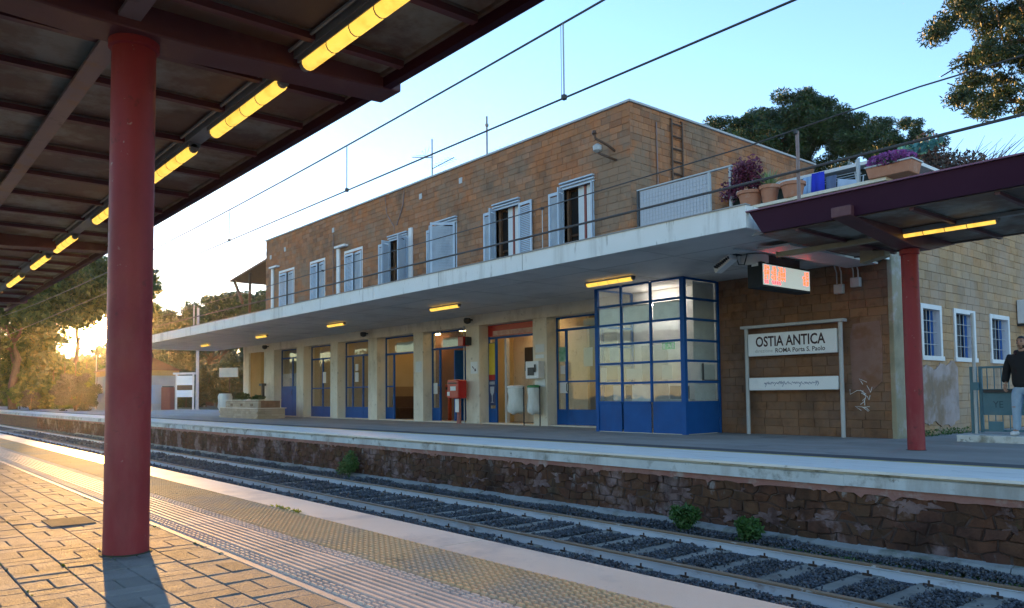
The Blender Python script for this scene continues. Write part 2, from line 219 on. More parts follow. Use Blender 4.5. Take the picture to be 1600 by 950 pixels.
# ------------------------------------------------------------------ object helpers
class MB:
    def __init__(s): s.v = []; s.f = []
    def add(s, v, f):
        n = len(s.v); s.v += [tuple(p) for p in v]; s.f += [tuple(i+n for i in q) for q in f]; return s
    def box(s, x0, x1, y0, y1, z0, z1):
        if x1 < x0: x0, x1 = x1, x0
        if y1 < y0: y0, y1 = y1, y0
        if z1 < z0: z0, z1 = z1, z0
        return s.add([(x0,y0,z0),(x1,y0,z0),(x1,y1,z0),(x0,y1,z0),(x0,y0,z1),(x1,y0,z1),(x1,y1,z1),(x0,y1,z1)],
                     [(0,3,2,1),(4,5,6,7),(0,1,5,4),(1,2,6,5),(2,3,7,6),(3,0,4,7)])
    def obox(s, c, sz, rz=0, rx=0, ry=0):
        m = Matrix.Rotation(rz, 3, 'Z') @ Matrix.Rotation(ry, 3, 'Y') @ Matrix.Rotation(rx, 3, 'X'); a, b, d = [q/2 for q in sz]; n = len(s.v)
        t = MB().box(-a, a, -b, b, -d, d)
        return s.add([tuple(m @ Vector(p)+Vector(c)) for p in t.v], t.f)
    def prism(s, poly, axis, a0, a1):
        "poly: 2-D points; axis 'x': (y,z) swept in x; 'y': (x,z); 'z': (x,y)"
        f3 = {'x': lambda p, a: (a, p[0], p[1]), 'y': lambda p, a: (p[0], a, p[1]), 'z': lambda p, a: (p[0], p[1], a)}[axis]
        n = len(poly); v = [f3(p, a0) for p in poly]+[f3(p, a1) for p in poly]
        ar = sum(poly[i][0]*poly[(i+1) % n][1]-poly[(i+1) % n][0]*poly[i][1] for i in range(n))
        flip = (ar > 0) != (axis == 'y'); flip = flip if a1 > a0 else not flip
        A = tuple(range(n)); B = tuple(range(n, 2*n)); sd = [(i, (i+1) % n, (i+1) % n+n, i+n) for i in range(n)]
        if flip: return s.add(v, [A[::-1], B]+sd)
        return s.add(v, [A, B[::-1]]+[q[::-1] for q in sd])
    def tube(s, pts, r, n=8, cap=True):
        pts = [Vector(p) for p in pts]; rs = r if isinstance(r, (list, tuple)) else [r]*len(pts); v = []; f = []; up = None
        for i, p in enumerate(pts):
            d = (pts[min(i+1, len(pts)-1)]-pts[max(i-1, 0)]).normalized()
            if up is None: up = d.orthogonal().normalized()
            up = (up-d*up.dot(d)).normalized(); w = d.cross(up)
            v += [p+(up*math.cos(2*math.pi*k/n)+w*math.sin(2*math.pi*k/n))*rs[i] for k in range(n)]
        for i in range(len(pts)-1):
            f += [(i*n+k, i*n+(k+1) % n, (i+1)*n+(k+1) % n, (i+1)*n+k) for k in range(n)]
        if cap: f += [tuple(range(n))[::-1], tuple(range((len(pts)-1)*n, len(pts)*n))]
        return s.add(v, f)
    def lathe(s, prof, c=(0,0,0), n=16):
        v = []; f = []
        for r, z in prof: v += [(c[0]+r*math.cos(2*math.pi*k/n), c[1]+r*math.sin(2*math.pi*k/n), c[2]+z) for k in range(n)]
        for i in range(len(prof)-1): f += [(i*n+k, i*n+(k+1) % n, (i+1)*n+(k+1) % n, (i+1)*n+k) for k in range(n)]
        f += [tuple(range(n))[::-1], tuple(range((len(prof)-1)*n, len(prof)*n))]
        return s.add(v, f)
    def quad(s, a, b, c, d): return s.add([a, b, c, d], [(0,1,2,3)])
    def mesh(s, name, m=None, smooth=False):
        me = bpy.data.meshes.new(name); me.from_pydata(s.v, [], s.f); me.update()
        if m is not None: me.materials.append(MT[m] if isinstance(m, str) else m)
        if smooth: me.polygons.foreach_set('use_smooth', [True]*len(me.polygons))
        return me
    def build(s, name, m, parent=None, smooth=False, bevel=0, world=True, kind=None):
        if parent is not None and world:
            w = parent.location.copy(); q = parent.parent
            while q: w += q.location; q = q.parent
            s.v = [(a-w.x, b-w.y, c-w.z) for a, b, c in s.v]
        o = bpy.data.objects.new(name, s.mesh(name, m, smooth)); COL.objects.link(o)
        if parent is not None: o.parent = parent
        if bevel:
            b = o.modifiers.new('bevel', 'BEVEL'); b.width = bevel; b.segments = 2; b.limit_method = 'ANGLE'; b.angle_limit = R(40)
        if smooth:
            try:
                o.data.set_sharp_from_angle(angle=R(45))
            except Exception: pass
        if kind: o['kind'] = kind
        return o
def tag(o, label=None, cat=None, group=None, kind=None):
    for k, v in (('label', label), ('category', cat), ('group', group), ('kind', kind)):
        if v: o[k] = v
    return o
def thing(name, label, cat, loc=(0,0,0), group=None, rz=0):
    o = bpy.data.objects.new(name, None); o.empty_display_size = .2; COL.objects.link(o); o.location = loc; o.rotation_euler = (0,0,rz)
    return tag(o, label, cat, group)
def inst(name, me, loc, parent=None, rz=0, sc=None):
    o = bpy.data.objects.new(name, me); COL.objects.link(o)
    if parent is not None:
        o.parent = parent; w = parent.location.copy(); q = parent.parent
        while q: w += q.location; q = q.parent
        loc = Vector(loc)-w
    o.location = loc; o.rotation_euler = (0,0,rz)
    if sc: o.scale = sc
    return o
def copy_tree(o, parent=None):
    c = o.copy(); COL.objects.link(c)
    if parent is not None: c.parent = parent
    for ch in list(o.children): copy_tree(ch, c)
    return c
def fast(name, V, F, m, parent=None, kind=None, smooth=False):
    V = np.asarray(V, np.float32); F = np.asarray(F, np.int32); k = F.shape[1]
    if parent is not None:
        w = parent.location.copy(); q = parent.parent
        while q: w += q.location; q = q.parent
        V = V-np.array(w, np.float32)
    me = bpy.data.meshes.new(name); me.vertices.add(len(V)); me.vertices.foreach_set('co', V.ravel())
    me.loops.add(F.size); me.loops.foreach_set('vertex_index', F.ravel()); me.polygons.add(len(F))
    me.polygons.foreach_set('loop_start', np.arange(0, F.size, k, dtype=np.int32))
    try: me.polygons.foreach_set('loop_total', np.full(len(F), k, np.int32))
    except Exception: pass
    me.materials.append(MT[m] if isinstance(m, str) else m); me.update(calc_edges=True); me.validate()
    o = bpy.data.objects.new(name, me); COL.objects.link(o)
    if parent is not None: o.parent = parent
    if kind: o['kind'] = kind
    return o
def leaves(C, size, seed=0, asp=.5, jit=.4, updir=0.):
    "one small folded leaf (two quads would be heavier: a single rhomb) at every row of C"
    g = np.random.default_rng(seed); n = len(C); C = np.asarray(C, float)
    a = g.normal(size=(n,3)); a[:,2] += updir; a /= np.linalg.norm(a, axis=1)[:,None]
    b = np.cross(a, g.normal(size=(n,3))); b /= np.linalg.norm(b, axis=1)[:,None]
    s = (size*(1+jit*g.normal(size=n)).clip(.4, 2))[:,None]
    V = np.stack([C-a*s*.5, C+b*s*asp*.5, C+a*s*.5, C-b*s*asp*.5], 1).reshape(-1,3)
    return V, np.arange(4*n).reshape(n,4)
def in_blobs(blobs, n, seed=0, shell=.5):
    "points inside ellipsoids (cx,cy,cz,rx,ry,rz,weight), denser near their surface"
    g = np.random.default_rng(seed); w = np.array([b[6] if len(b) > 6 else b[3]*b[4]*b[5] for b in blobs], float); w /= w.sum()
    k = g.choice(len(blobs), n, p=w); B = np.array([b[:6] for b in blobs])[k]
    d = g.normal(size=(n,3)); d /= np.linalg.norm(d, axis=1)[:,None]; r = g.random(n)**shell
    return B[:,:3]+d*B[:,3:6]*r[:,None]
# ------------------------------------------------------------------ ground, platforms, track
def inframe(p, mx=60, my=60):
    u, v, z = pix(p); return z > .2 and -mx < u < 1600+mx and -my < v < 950+my
g = MB(); prof = [(-150,-.03),(2.9,-.03),(2.95,-1.25),(9.6,-1.25),(9.65,-.03),(310,-.03)]
for i in range(5):
    (y0,z0),(y1,z1) = prof[i], prof[i+1]
    g.quad((-430,y0,z0),(140,y0,z0),(140,y1,z1),(-430,y1,z1))
tag(g.build('ground', 'ground'), kind='structure')
tag(MB().box(-140, 40, 3.0, 9.55, -1.22, -1.03).build('track_bed', 'bed'), kind='structure')
# near platform
NP = tag(MB().box(-110, 25, -8, 3.13, -1.2, -.014).build('near_platform', 'joint_soil'), kind='structure')
UX, UY = .2475, .265
def paver_mb(lx, ly):
    c = .004; a, b = lx/2-.0026, ly/2-.0026; m = MB()
    v = [(-a,-b,-.05),(a,-b,-.05),(a,b,-.05),(-a,b,-.05),(-a,-b,-.005),(a,-b,-.005),(a,b,-.005),(-a,b,-.005),(-a+c,-b+c,0),(a-c,-b+c,0),(a-c,b-c,0),(-a+c,b-c,0)]
    return m.add(v, [(0,1,5,4),(1,2,6,5),(2,3,7,6),(3,0,4,7),(4,5,9,8),(5,6,10,9),(6,7,11,10),(7,4,8,11),(8,9,10,11)])
PA, PB = paver_mb(UX, UY/2), paver_mb(UX/2, UY); pv = []
for k in range(-1, 16):
    yt = 1.738-UY*k
    if k < 0: continue
    for i in range(-190, 45):
        x = -5.55+UX*i; yc = yt-UY/2
        if (i+k) % 2 == 0: c = [(x+UX/2, yt-UY/4, 0), (x+UX/2, yt-3*UY/4, 0)]
        else: c = [(x+UX/4, yc, 1), (x+3*UX/4, yc, 1)]
        for a, b, t in c:
            if not (Vector((a+5.298, b-1.317))).length < .05:
                u, v, z = pix((a, b, 0))
                if (z > .3 and -120 < u < 1700 and v < 1080) or (-15 < a < 5 and b > -2.5): pv.append((z if z > .3 and -120 < u < 1700 and v < 1080 else 99, a, b, t))
pv.sort(); mA, mB_ = PA.mesh('paver', 'paver'), PB.mesh('paver', 'paver'); rest = MB()
def pvj(a, b): return random.uniform(-.0025, .0015)
for n, (z, a, b, t) in enumerate(pv):
    if n < 300 and z < 40:
        o = inst('paver', mB_ if t else mA, (a, b, pvj(a, b)), NP); o.rotation_euler = (random.uniform(-.008,.008), random.uniform(-.008,.008), random.uniform(-.006,.006))
    else:
        p = PB if t else PA; dz = pvj(a, b); rest.add([(q[0]+a, q[1]+b, q[2]+dz) for q in p.v], p.f)
rest.build('paving_field', 'paver', NP, kind='stuff')
MB().box(-90, 20, 1.742, 1.782, -.1, .002).build('kerb_strip', 'tacP', NP)
TX = .4
def tile_base(y0, y1): return MB().box(.002, TX-.002, y0+.002, y1-.002, -.05, 0)
rt = tile_base(1.784, 2.30)
for k in range(7): rt.prism([(1.895+.045*k, 0), (1.925+.045*k, 0), (1.920+.045*k, .011), (1.900+.045*k, .011)], 'x', .004, TX-.004)
for y in (1.80, 1.83, 1.86, 2.215, 2.245, 2.275):
    for j in range(5): rt.prism([(y, 0), (y+.018, 0), (y+.014, .010), (y+.004, .010)], 'x', .006+.08*j, .058+.08*j)
st = tile_base(2.302, 2.80)
for i in range(6):
    for k in range(13):
        x, y = .010+TX/6*i, 2.312+.0378*k
        st.add([(x,y,0),(x+.046,y,0),(x+.046,y+.024,0),(x,y+.024,0),(x+.006,y+.005,.013),(x+.040,y+.005,.013),(x+.040,y+.019,.013),(x+.006,y+.019,.013)], [(4,5,6,7),(0,1,5,4),(1,2,6,5),(2,3,7,6),(3,0,4,7)])
rm, sm_ = rt.mesh('ribbed_tile', 'tacP'), st.mesh('studded_tile', 'tacY')
for i in range(-110, 16):
    inst('ribbed_tile', rm, (TX*i, 0, random.uniform(-.001,.001)), NP); inst('studded_tile', sm_, (TX*i+.11, 0, random.uniform(-.001,.001)), NP)
es = MB().box(-1.5, 1.5-.006, 2.806, 3.19, -.16, .004); esm = es.mesh('edge_slab', 'edgec')
for i in range(-30, 6): inst('edge_slab', esm, (3*i+.4, 0, random.uniform(-.002, .002)), NP)
MB().box(-110, 25, 3.12, 3.16, -1.2, -.165).build('platform_face', 'rubble', NP)
tag(MB().obox((-6.9, 1.30, .0), (.42, .30, .012)).build('drain_cover', mk('rusty_cover', [(.10,.09,.08), (.16,.145,.125)], .95, 8, spec=.05, bump=.6, bscale=60)), 'small dark iron drain cover set in the pavers beside the near column', 'drain cover')
# far platform
FP = tag(MB().box(-130, 40, 9.45, 15.9, -1.2, 0).build('far_platform', 'asph'), kind='structure')
MB().box(-130, 40, 15.9, 21.5, -.4, -.004).box(-7.1, 40, 21.5, 40, -.4, -.004).build('rear_paving', 'asph', FP)
MB().box(-130, 40, 9.262, 10.66, -.028, .006).build('white_edge_band', 'edgew', FP)
MB().box(-130, 40, 10.66, 10.80, -.03, .006).build('worn_yellow_line', 'yline', FP)
MB().box(-130, 40, 10.80, 11.30, -.03, .004).build('dark_strip', 'band', FP)
RW = thing('retaining_wall', 'low rubble stone platform wall with white concrete coping facing the rails', 'wall', (-15, 9.4, -1.1))
cp = MB().prism([(9.295,-.20),(9.295,-.072),(9.31,-.062),(9.37,-.062),(9.37,-.03),(9.45,-.03),(9.45,-.20)], 'x', -1.998, 1.998); cpm = cp.mesh('coping_slab', 'coping')
for i in range(-20, 4): inst('coping_slab', cpm, (4*i+1.2, 0, random.uniform(-.004,.004)), RW)
MB().box(-130, 40, 9.325, 9.45, -.262, -.20).build('pink_render_band', 'pink', RW)
q = random.Random(8); jg = []; x = -45
while x < 3: jg.append((x, -.274-abs(q.gauss(0, .010))-(q.uniform(.015,.05) if q.random() < .1 else 0))); x += q.uniform(.03, .11)
rb = MB()
for (xa, za), (xb, zb2) in zip(jg, jg[1:]): rb.add([(xa,9.327,za),(xb,9.327,zb2),(xb,9.327,-.262),(xa,9.327,-.262),(xa,9.40,za),(xb,9.40,zb2)], [(0,1,2,3),(4,5,1,0)])
rb.build('render_edge', 'pink', RW)
MB().box(-130, 40, 9.364, 9.47, -1.2, -.2).build('mortar_core', 'joint', RW)
rows, zlo, zhi = 5, -.93, -.27; dzr = (zhi-zlo)/rows; stones = []
def jv(r, h):                                          # jittered lattice vertex: row line r, half-step index h
    q = random.Random(r*100003+h*7919)
    return (-60+.135*h+q.uniform(-.05,.05), zlo+dzr*r+(q.uniform(-.04,.04) if 0 < r < rows else q.uniform(-.03,.03)))
for r in range(rows):
    for c in range(0, 240):
        h = 2*c+(r % 2)
        poly = [jv(r,h), jv(r,h+1), jv(r,h+2), jv(r+1,h+2), jv(r+1,h+1), jv(r+1,h)]
        cx_ = sum(p[0] for p in poly)/6; cz_ = sum(p[1] for p in poly)/6
        if cx_ > 4: continue
        sc = random.uniform(.94,.99); d0 = random.uniform(-.012,.014)
        ring = [(cx_+(x-cx_)*sc, cz_+(z-cz_)*sc) for x, z in poly]; fr = [(cx_+(x-cx_)*.84, cz_+(z-cz_)*.84) for x, z in poly]
        v = [(x, 9.42, z) for x, z in ring]+[(x, 9.375-d0*.6+random.uniform(-.008,.008), z) for x, z in ring]+[(x, 9.345-d0+random.uniform(-.012,.012), z) for x, z in fr]
        f = []
        for a, b in ((0,6),(6,12)): f += [(a+i, a+(i+1) % 6, b+(i+1) % 6, b+i) for i in range(6)]
        f.append((12,13,14,15,16,17)); z_ = pix((cx_, 9.35, cz_)); stones.append((z_[2] if inframe((cx_,9.35,cz_), 200) else 999, v, f))
stones.sort(key=lambda q: q[0]); rest = MB()
for n, (z, v, f) in enumerate(stones):
    if n < 300: MB().add(v, f).build('stone', 'rubble', RW)
    else: rest.add(v, f)
rest.build('rubble_field', 'rubble', RW, kind='stuff')
q = random.Random(77)                                   # scraps of the old pink render still clinging to the stones
for k in range(70):
    px_, pz_, a_, b_ = -1.2-q.random()**1.6*24, q.uniform(-.85,-.30), q.uniform(.05,.30), q.uniform(.04,.15); n = 30
    ring = []
    for i in range(n):
        t_ = 2*math.pi*i/n; r_ = (.75+.3*math.sin(3*t_+k)+.2*math.sin(7*t_+2*k))*q.uniform(.85,1.15); ring.append((px_+a_*r_*math.cos(t_), min(-.25, max(-.95, pz_+b_*r_*math.sin(t_)))))
    MB().prism(ring, 'y', 9.338+q.uniform(-.004,.004), 9.39).build('render_scrap', 'pink2', RW)
ft = MB()
for i in range(-32, 5): ft.prism([(9.22,-1.15),(9.22,-.945+random.uniform(-.012,.012)),(9.25,-.915+random.uniform(-.012,.012)),(9.42,-.875+random.uniform(-.02,.02)),(9.42,-1.15)], 'x', 1.5*i, 1.5*i+1.49)
ft.build('foot_strip', 'foot', RW)
# track
TR = thing('railway_track', 'single railway track on concrete sleepers and dark ballast between the two platforms', 'railway track', (-20, 7.67, -1.1))
RY = (6.92, 8.42)
slm = MB().prism([(6.45,-.2),(6.45,-.03),(6.7,0),(7.3,-.012),(8.04,-.012),(8.64,0),(8.9,-.03),(8.9,-.2)], 'x', -.13, .13).mesh('sleeper', 'ties')
for i in range(-95, 9): inst('sleeper', slm, (.62*i-.35+random.uniform(-.02,.02), random.uniform(-.02,.02), -1.005), TR)
for y in RY:
    r = MB().prism([(y-.072,-1.06),(y+.072,-1.06),(y+.072,-1.048),(y+.014,-1.03),(y+.012,-.945),(y+.034,-.935),(y+.034,-.925),(y-.034,-.925),(y-.034,-.935),(y-.012,-.945),(y-.014,-1.03),(y-.072,-1.048)][::-1], 'x', -130, 30).build('rail', 'rail', TR)
    MB().prism([(y-.036,-.925),(y+.036,-.925),(y+.034,-.904),(y+.022,-.899),(y-.022,-.899),(y-.034,-.904)][::-1], 'x', -130, 30).build('rail_head', 'railtop', r)
cl = MB()
for i in range(-75, 9):
    for y in RY:
        for s in (-1, 1): x = .62*i-.35; cl.box(x-.05, x+.05, y+s*.075-.02, y+s*.075+.035*s, -1.01, -.985).tube([(x, y+s*.085, -1.0), (x, y+s*.085, -.955)], .012, 5)
cl.build('rail_fastenings', 'clip', TR, kind='stuff')
# ballast: single angular stones
def ballast():
    P = []
    for x0, x1, n, sz in ((-7.5, -1.9, 42000, .0165), (-13, -7.5, 34000, .019), (-26, -13, 26000, .027), (-55, -26, 10000, .05), (-1.9, 4, 9000, .032)):
        x = RNG.uniform(x0, x1, n); y = RNG.uniform(5.2, 9.24, n); s = sz*RNG.uniform(.6, 1.45, n)
        P.append(np.stack([x, y, s], 1))
    P = np.concatenate(P); x, y, s = P.T
    on = np.abs(((x+.35+.31) % .62)-.31) < .118
    tie = on & (y > 6.74) & (y < 8.62); keep = ~tie | (RNG.random(len(x)) < .02)
    for r in RY: keep &= np.abs(y-r) > .055
    x, y, s, tie = x[keep], y[keep], s[keep], tie[keep]
    z = np.where(tie, -.985, -1.024+RNG.uniform(-.02,.03,len(x))+.02*np.sin(3.1*x)*np.sin(4.3*y)-.012*(y < 6.4)) + np.where((y > 6.3) & (y < 8.9) & ~tie, .012, 0) + np.where(y > 8.9, .05, 0) - .022*((np.abs(y-RY[0]) < .2) | (np.abs(y-RY[1]) < .2))
    base = np.array([(1,0,0),(0,1,0),(-1,0,0),(0,-1,0),(.35,.2,.8),(-.3,-.25,-.7)], float); n = len(x)
    V = base[None]*s[:,None,None]*(1+RNG.uniform(-.35,.35,(n,6,3)))+RNG.normal(size=(n,6,3))*(.12*s)[:,None,None]
    q = RNG.normal(size=(n,3,3)); Q = np.linalg.qr(q)[0]; V = np.einsum('nij,nkj->nki', Q, V)
    V[:,:,0] += x[:,None]; V[:,:,1] += y[:,None]; V[:,:,2] += z[:,None]
    f = np.array([(0,1,4),(1,2,4),(2,3,4),(3,0,4),(1,0,5),(2,1,5),(3,2,5),(0,3,5)])
    F = (f[None]+6*np.arange(n)[:,None,None]).reshape(-1,3)
    tag(fast('ballast', V.reshape(-1,3), F, 'ballast'), kind='stuff')
ballast()
# ------------------------------------------------------------------ near platform canopy
def lathe_col(name, x, y, z1, label, group):
    t = thing(name, label, 'column', (x, y, 0), group)
    MB().lathe([(.132,-.06),(.132,0),(.130,.3),(.130,z1-.12),(.130,z1-.02)], (x,y,0), 40).build('shaft', 'burg', t, smooth=True); MB().lathe([(.150,-.012),(.150,.003),(.128,.006)], (x,y,0), 32).build('base_joint', 'joint_soil', t)
    MB().lathe([(.130,z1-.10),(.150,z1-.09),(.150,z1-.012),(.130,z1-.002)], (x,y,0), 40).build('collar', 'burg', t, smooth=True)
    return t
lathe_col('canopy_column', -5.298, 1.317, 3.26, 'thick round red steel column on the near paved platform, left foreground', 'round red canopy columns')
def canopy(name, label, x0, x1, ys, ye, yin, zb, beams, ribs, zc, fasc_top, slant=0):
    "ys: trackside fascia face, ye: rear edge, yin: +1 if inside lies towards +y"
    t = thing(name, label, 'canopy', ((x0+x1)/2, (ys+ye)/2, zb)); s = yin
    fa = MB().prism([(ys, zb), (ys, fasc_top), (ys+s*.07, fasc_top), (ys+s*.07, zb)], 'x', x0, x1)
    if slant: fa.v = [(x+(slant*(fasc_top-z)/(fasc_top-zb) if x < x0+.01 else 0), y, z) for x, y, z in fa.v]
    fa.build('fascia', 'burg2', t)
    MB().prism([(ye, zb), (ye, fasc_top), (ye-s*.07, fasc_top), (ye-s*.07, zb)], 'x', x0, x1).build('rear_fascia', 'burg2', t)
    MB().box(x0+slant, x1, min(ys, ye)+.02, max(ys, ye)-.02, zc+.05, fasc_top-.03).build('roof_deck', 'panel', t)
    for yy, sg in ((ys, s), (ye, -s)): MB().box(x0, x1, yy+sg*.072, yy+sg*.098, zc-.022, zc+.01).build('edge_lip', 'lip', t)
    ribs = sorted(ribs)
    for a, b in zip([x0]+ribs, ribs+[x1]):
        if b-a < .2: continue
        for k in range(2):                                      # one sheet each side of the centre line
            ya, yb = (ys+s*.1, (ys+ye)/2) if k == 0 else ((ys+ye)/2, ye-s*.1)
            dz = random.uniform(0, .006); MB().box(a+.03, b-.03, min(ya,yb)+.004, max(ya,yb)-.004, zc+dz, zc+.03).build('ceiling_sheet', 'panel', t)
    for x in ribs:
        MB().box(x-.03, x+.03, min(ys,ye)+.1, max(ys,ye)-.1, zc-.06, zc+.03).build('rib', 'beam', t)
        MB().box(x-.042, x-.031, min(ys,ye)+.1, max(ys,ye)-.1, zc-.015, zc+.0).box(x+.031, x+.042, min(ys,ye)+.1, max(ys,ye)-.1, zc-.015, zc).build('rib_edge', 'lip', t)
    for x, yc, zd in beams:
        a, b = ys-s*.09, ye+s*.06
        prof = [(a, zb), (a, zb+.15), (b, zb+.15), (b, zb), (yc+s*.35, zd), (yc-s*.35, zd)]
        MB().prism(prof, 'x', x-.15, x+.15).build('cross_beam', 'beam', t, bevel=.012)
    return t
NX0, NX1 = -24.6, 3.2
rbs = [-5.2-.47, -5.2+.42, -3.9, -2.85, -1.8, -.75, .3, 1.35, 2.4]+[-6.45-1.03*k for k in range(0, 18)]
rbs = [r for r in rbs if all(abs(r-b) > .3 for b in (-13.7, -22.2))]
CN = canopy('platform_canopy', 'rust stained dark red canopy overhead along the near platform', NX0, NX1, 3.09, -.42, -1, 3.29, [(b, 1.317, 3.215) for b in (-22.2, -13.7, -5.24, 3.0)], rbs, 3.385, 3.62)
MB().box(NX0, NX1, 1.17, 1.30, 3.275, 3.30).build('service_rail', 'rail_rust', CN)
MB().box(NX0+.3, NX1, 2.30, 2.43, 3.315, 3.375).build('lamp_channel', 'steelgrey', CN)
MB().tube([(NX0+.3, 2.27, 3.36), (NX1, 2.27, 3.36)], .014, 6).build('cable_conduit', 'steelgrey', CN)
def strip_lamp(x0, x1, y, z, label, group=None, r=.045, m='tube'):
    t = thing('strip_lamp', label, 'lamp', ((x0+x1)/2, y, z), group)
    MB().box(x0-.03, x1+.03, y-.055, y+.055, z+.01, z+.05).build('housing', 'steelgrey', t)
    n = 6; pts = [(x0, y, z), (x0+.03, y, z), (x1-.03, y, z), (x1, y, z)]
    MB().tube(pts, [r*.6, r, r, r*.6], 12).build('diffuser', m, t, smooth=True)
    for xe, sg in ((x0, -1), (x1, 1)): MB().tube([(xe-.012*sg, y, z), (xe+.03*sg, y, z)], r*.8, 10).build('end_cap', 'steelgrey', t)
    if x1-x0 > .7:
        c = MB()
        for q in (.28, .5, .72): c.tube([(x0+(x1-x0)*q-.005, y, z), (x0+(x1-x0)*q+.005, y, z)], r+.002, 10)
        c.build('clip', 'steelgrey', t)
    return t
LG = 'yellow strip lamps under the near canopy'
for x0, x1, l in ((-5.02,-3.62,'long yellow strip lamp at the top of the picture, nearest under the near canopy'), (-6.85,-5.42,'yellow strip lamp under the near canopy, second along, just right of the red column'), (-8.75,-7.40,'yellow strip lamp under the near canopy half hidden by the red column'), (-11.25,-9.9,'yellow strip lamp just left of the red column top half'), (-13.85,-12.5,'yellow strip lamp under the near canopy, second left of the red column'), (-15.9,-14.5,'small yellow strip lamp near the left edge, third left of the red column'), (-18.7,-17.1,'far yellow strip lamp at the left picture edge under the near canopy')):
    strip_lamp(x0, x1, 2.365, 3.262, l, LG, .05)
# ------------------------------------------------------------------ station building
YF, XG, XS = 15.9, -13.9, -7.15
SB = thing('station_building', 'two storey tufa block station with pale blue shutters and white slab over blue doors', 'station building', (-26, 19, 0))
def cells(u0, u1, v0, v1, holes):
    us = sorted({u0, u1, *[min(max(q, u0), u1) for h in holes for q in h[:2]]}); vs = sorted({v0, v1, *[min(max(q, v0), v1) for h in holes for q in h[2:4]]})
    for a, b in zip(us, us[1:]):
        run = None
        for c, d in zip(vs, vs[1:]):
            m = ((a+b)/2, (c+d)/2); solid = not any(h[0] < m[0] < h[1] and h[2] < m[1] < h[3] for h in holes)
            if solid: run = (run[0] if run else c, d)
            elif run: yield a, b, *run; run = None
        if run: yield a, b, *run
BW, BH = .385, .192
blocks_all = []; blk_rest = {'block': MB(), 'block2': MB(), 'block3': MB()}
def block_v(l, h):
    a, b = l/2-.002, h/2-.002; c = .004
    return [(-a,.03,-b),(a,.03,-b),(a,.03,b),(-a,.03,b),(-a,-.004,-b),(a,-.004,-b),(a,-.004,b),(-a,-.004,b),(-a+c,-.012,-b+c),(a-c,-.012,-b+c),(a-c,-.012,b-c),(-a+c,-.012,b-c)]
BLF = [(0,1,5,4),(1,2,6,5),(2,3,7,6),(3,0,4,7),(4,5,9,8),(5,6,10,9),(6,7,11,10),(7,4,8,11),(8,9,10,11)]
block_me = {k: MB().add(block_v(BW, BH), BLF).mesh('block', k) for k in blk_rest}
def block_wall(ax, pos, u0, u1, v0, v1, holes, mk_='block'):
    "ax 'y': wall facing -Y at y=pos, u is x; ax 'x': wall facing +X at x=pos, u is y"
    rz = 0 if ax == 'y' else math.pi/2
    qb = random.Random(int(u0*31+v0*7)); z1 = v0; r = -1
    while z1 < v1-.05:
        r += 1; z0 = z1; z1 = min(z0+BH*qb.uniform(.88,1.1), v1)
        if v1-z1 < .08: z1 = v1
        zc = (z0+z1)/2; u = u0-(BW/2 if r % 2 else 0)-random.uniform(0,.02)
        cut = sorted([h[:2] for h in holes if h[2] < zc < h[3]])
        while u < u1:
            bw = BW*qb.uniform(.72,1.25); segs = [(max(u, u0), min(u+bw, u1))]; u += bw
            for h0, h1 in cut:
                n = []
                for a, b in segs:
                    if b <= h0 or a >= h1: n.append((a, b))
                    else:
                        if a < h0: n.append((a, h0))
                        if b > h1: n.append((h1, b))
                segs = n
            for a, b in segs:
                if b-a < .05: continue
                d = random.uniform(-.006, .005)
                loc = ((a+b)/2, pos+d, zc) if ax == 'y' else (pos-d, (a+b)/2, zc)
                full = True
                p = pix(loc); vis = p[2] > 1 and -10 < p[0] < 1610 and -10 < p[1] < 960
                n = Vector((0,-1,0)) if ax == 'y' else Vector((1,0,0)); dv = CAM_POS-Vector(loc)
                score = abs(n.dot(dv.normalized()))/p[2]**2 if full and vis and n.dot(dv) > 0 else 0
                blocks_all.append((score, loc, rz, b-a, z1-z0, mk_))
def back_wall(mb, ax, pos, u0, u1, v0, v1, holes, th=.3):
    for a, b, c, d in cells(u0, u1, v0, v1, holes):
        if ax == 'y': mb.box(a, b, pos+.006, pos+th, c, d)
        else: mb.box(pos-th, pos-.006, a, b, c, d)
ZU0, ZU1 = 3.95, 8.84
OPEN = [(-36.62,-35.0,4.0,7.0), (-33.2,-31.82,4.0,7.0), (-29.92,-28.48,4.0,7.0), (-26.25,-25.05,4.0,7.0), (-23.02,-21.9,4.0,7.0), (-19.7,-18.55,4.0,6.98), (-16.5,-15.32,4.0,7.0)]
mw = MB()
block_wall('y', YF, -38.3, XG, ZU0, ZU1, OPEN); back_wall(mw, 'y', YF, -38.28, XG, 3.6, ZU1, OPEN, .42)
block_wall('x', XG, YF, 25.5, 4.3, ZU1, []); back_wall(mw, 'x', XG, YF+.42, 25.5, 3.6, ZU1, [])
WINS = [(17.38,18.26,1.70,2.72), (19.12,20.18,1.70,2.72), (21.3,22.42,1.70,2.72)]
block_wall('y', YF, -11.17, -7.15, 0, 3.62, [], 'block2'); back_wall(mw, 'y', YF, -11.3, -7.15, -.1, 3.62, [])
block_wall('x', XS, 16.45, 27.0, 0, 5.2, WINS, 'block3'); back_wall(mw, 'x', XS, YF+.3, 27.0, -.1, 5.2, WINS)
mw.box(-13.9, -7.16, YF+.006, YF+.2, 3.63, 5.2)
mw.box(-38.28, -38.0, 16.32, 25.5, 3.6, ZU1).box(-38.28, XG-.02, 25.2, 25.5, 0, ZU1).box(-13.9, -7.17, 26.8, 27.0, 0, 5.2)
mw.build('masonry_core', 'mortar', SB)
blocks_all.sort(key=lambda q: -q[0])
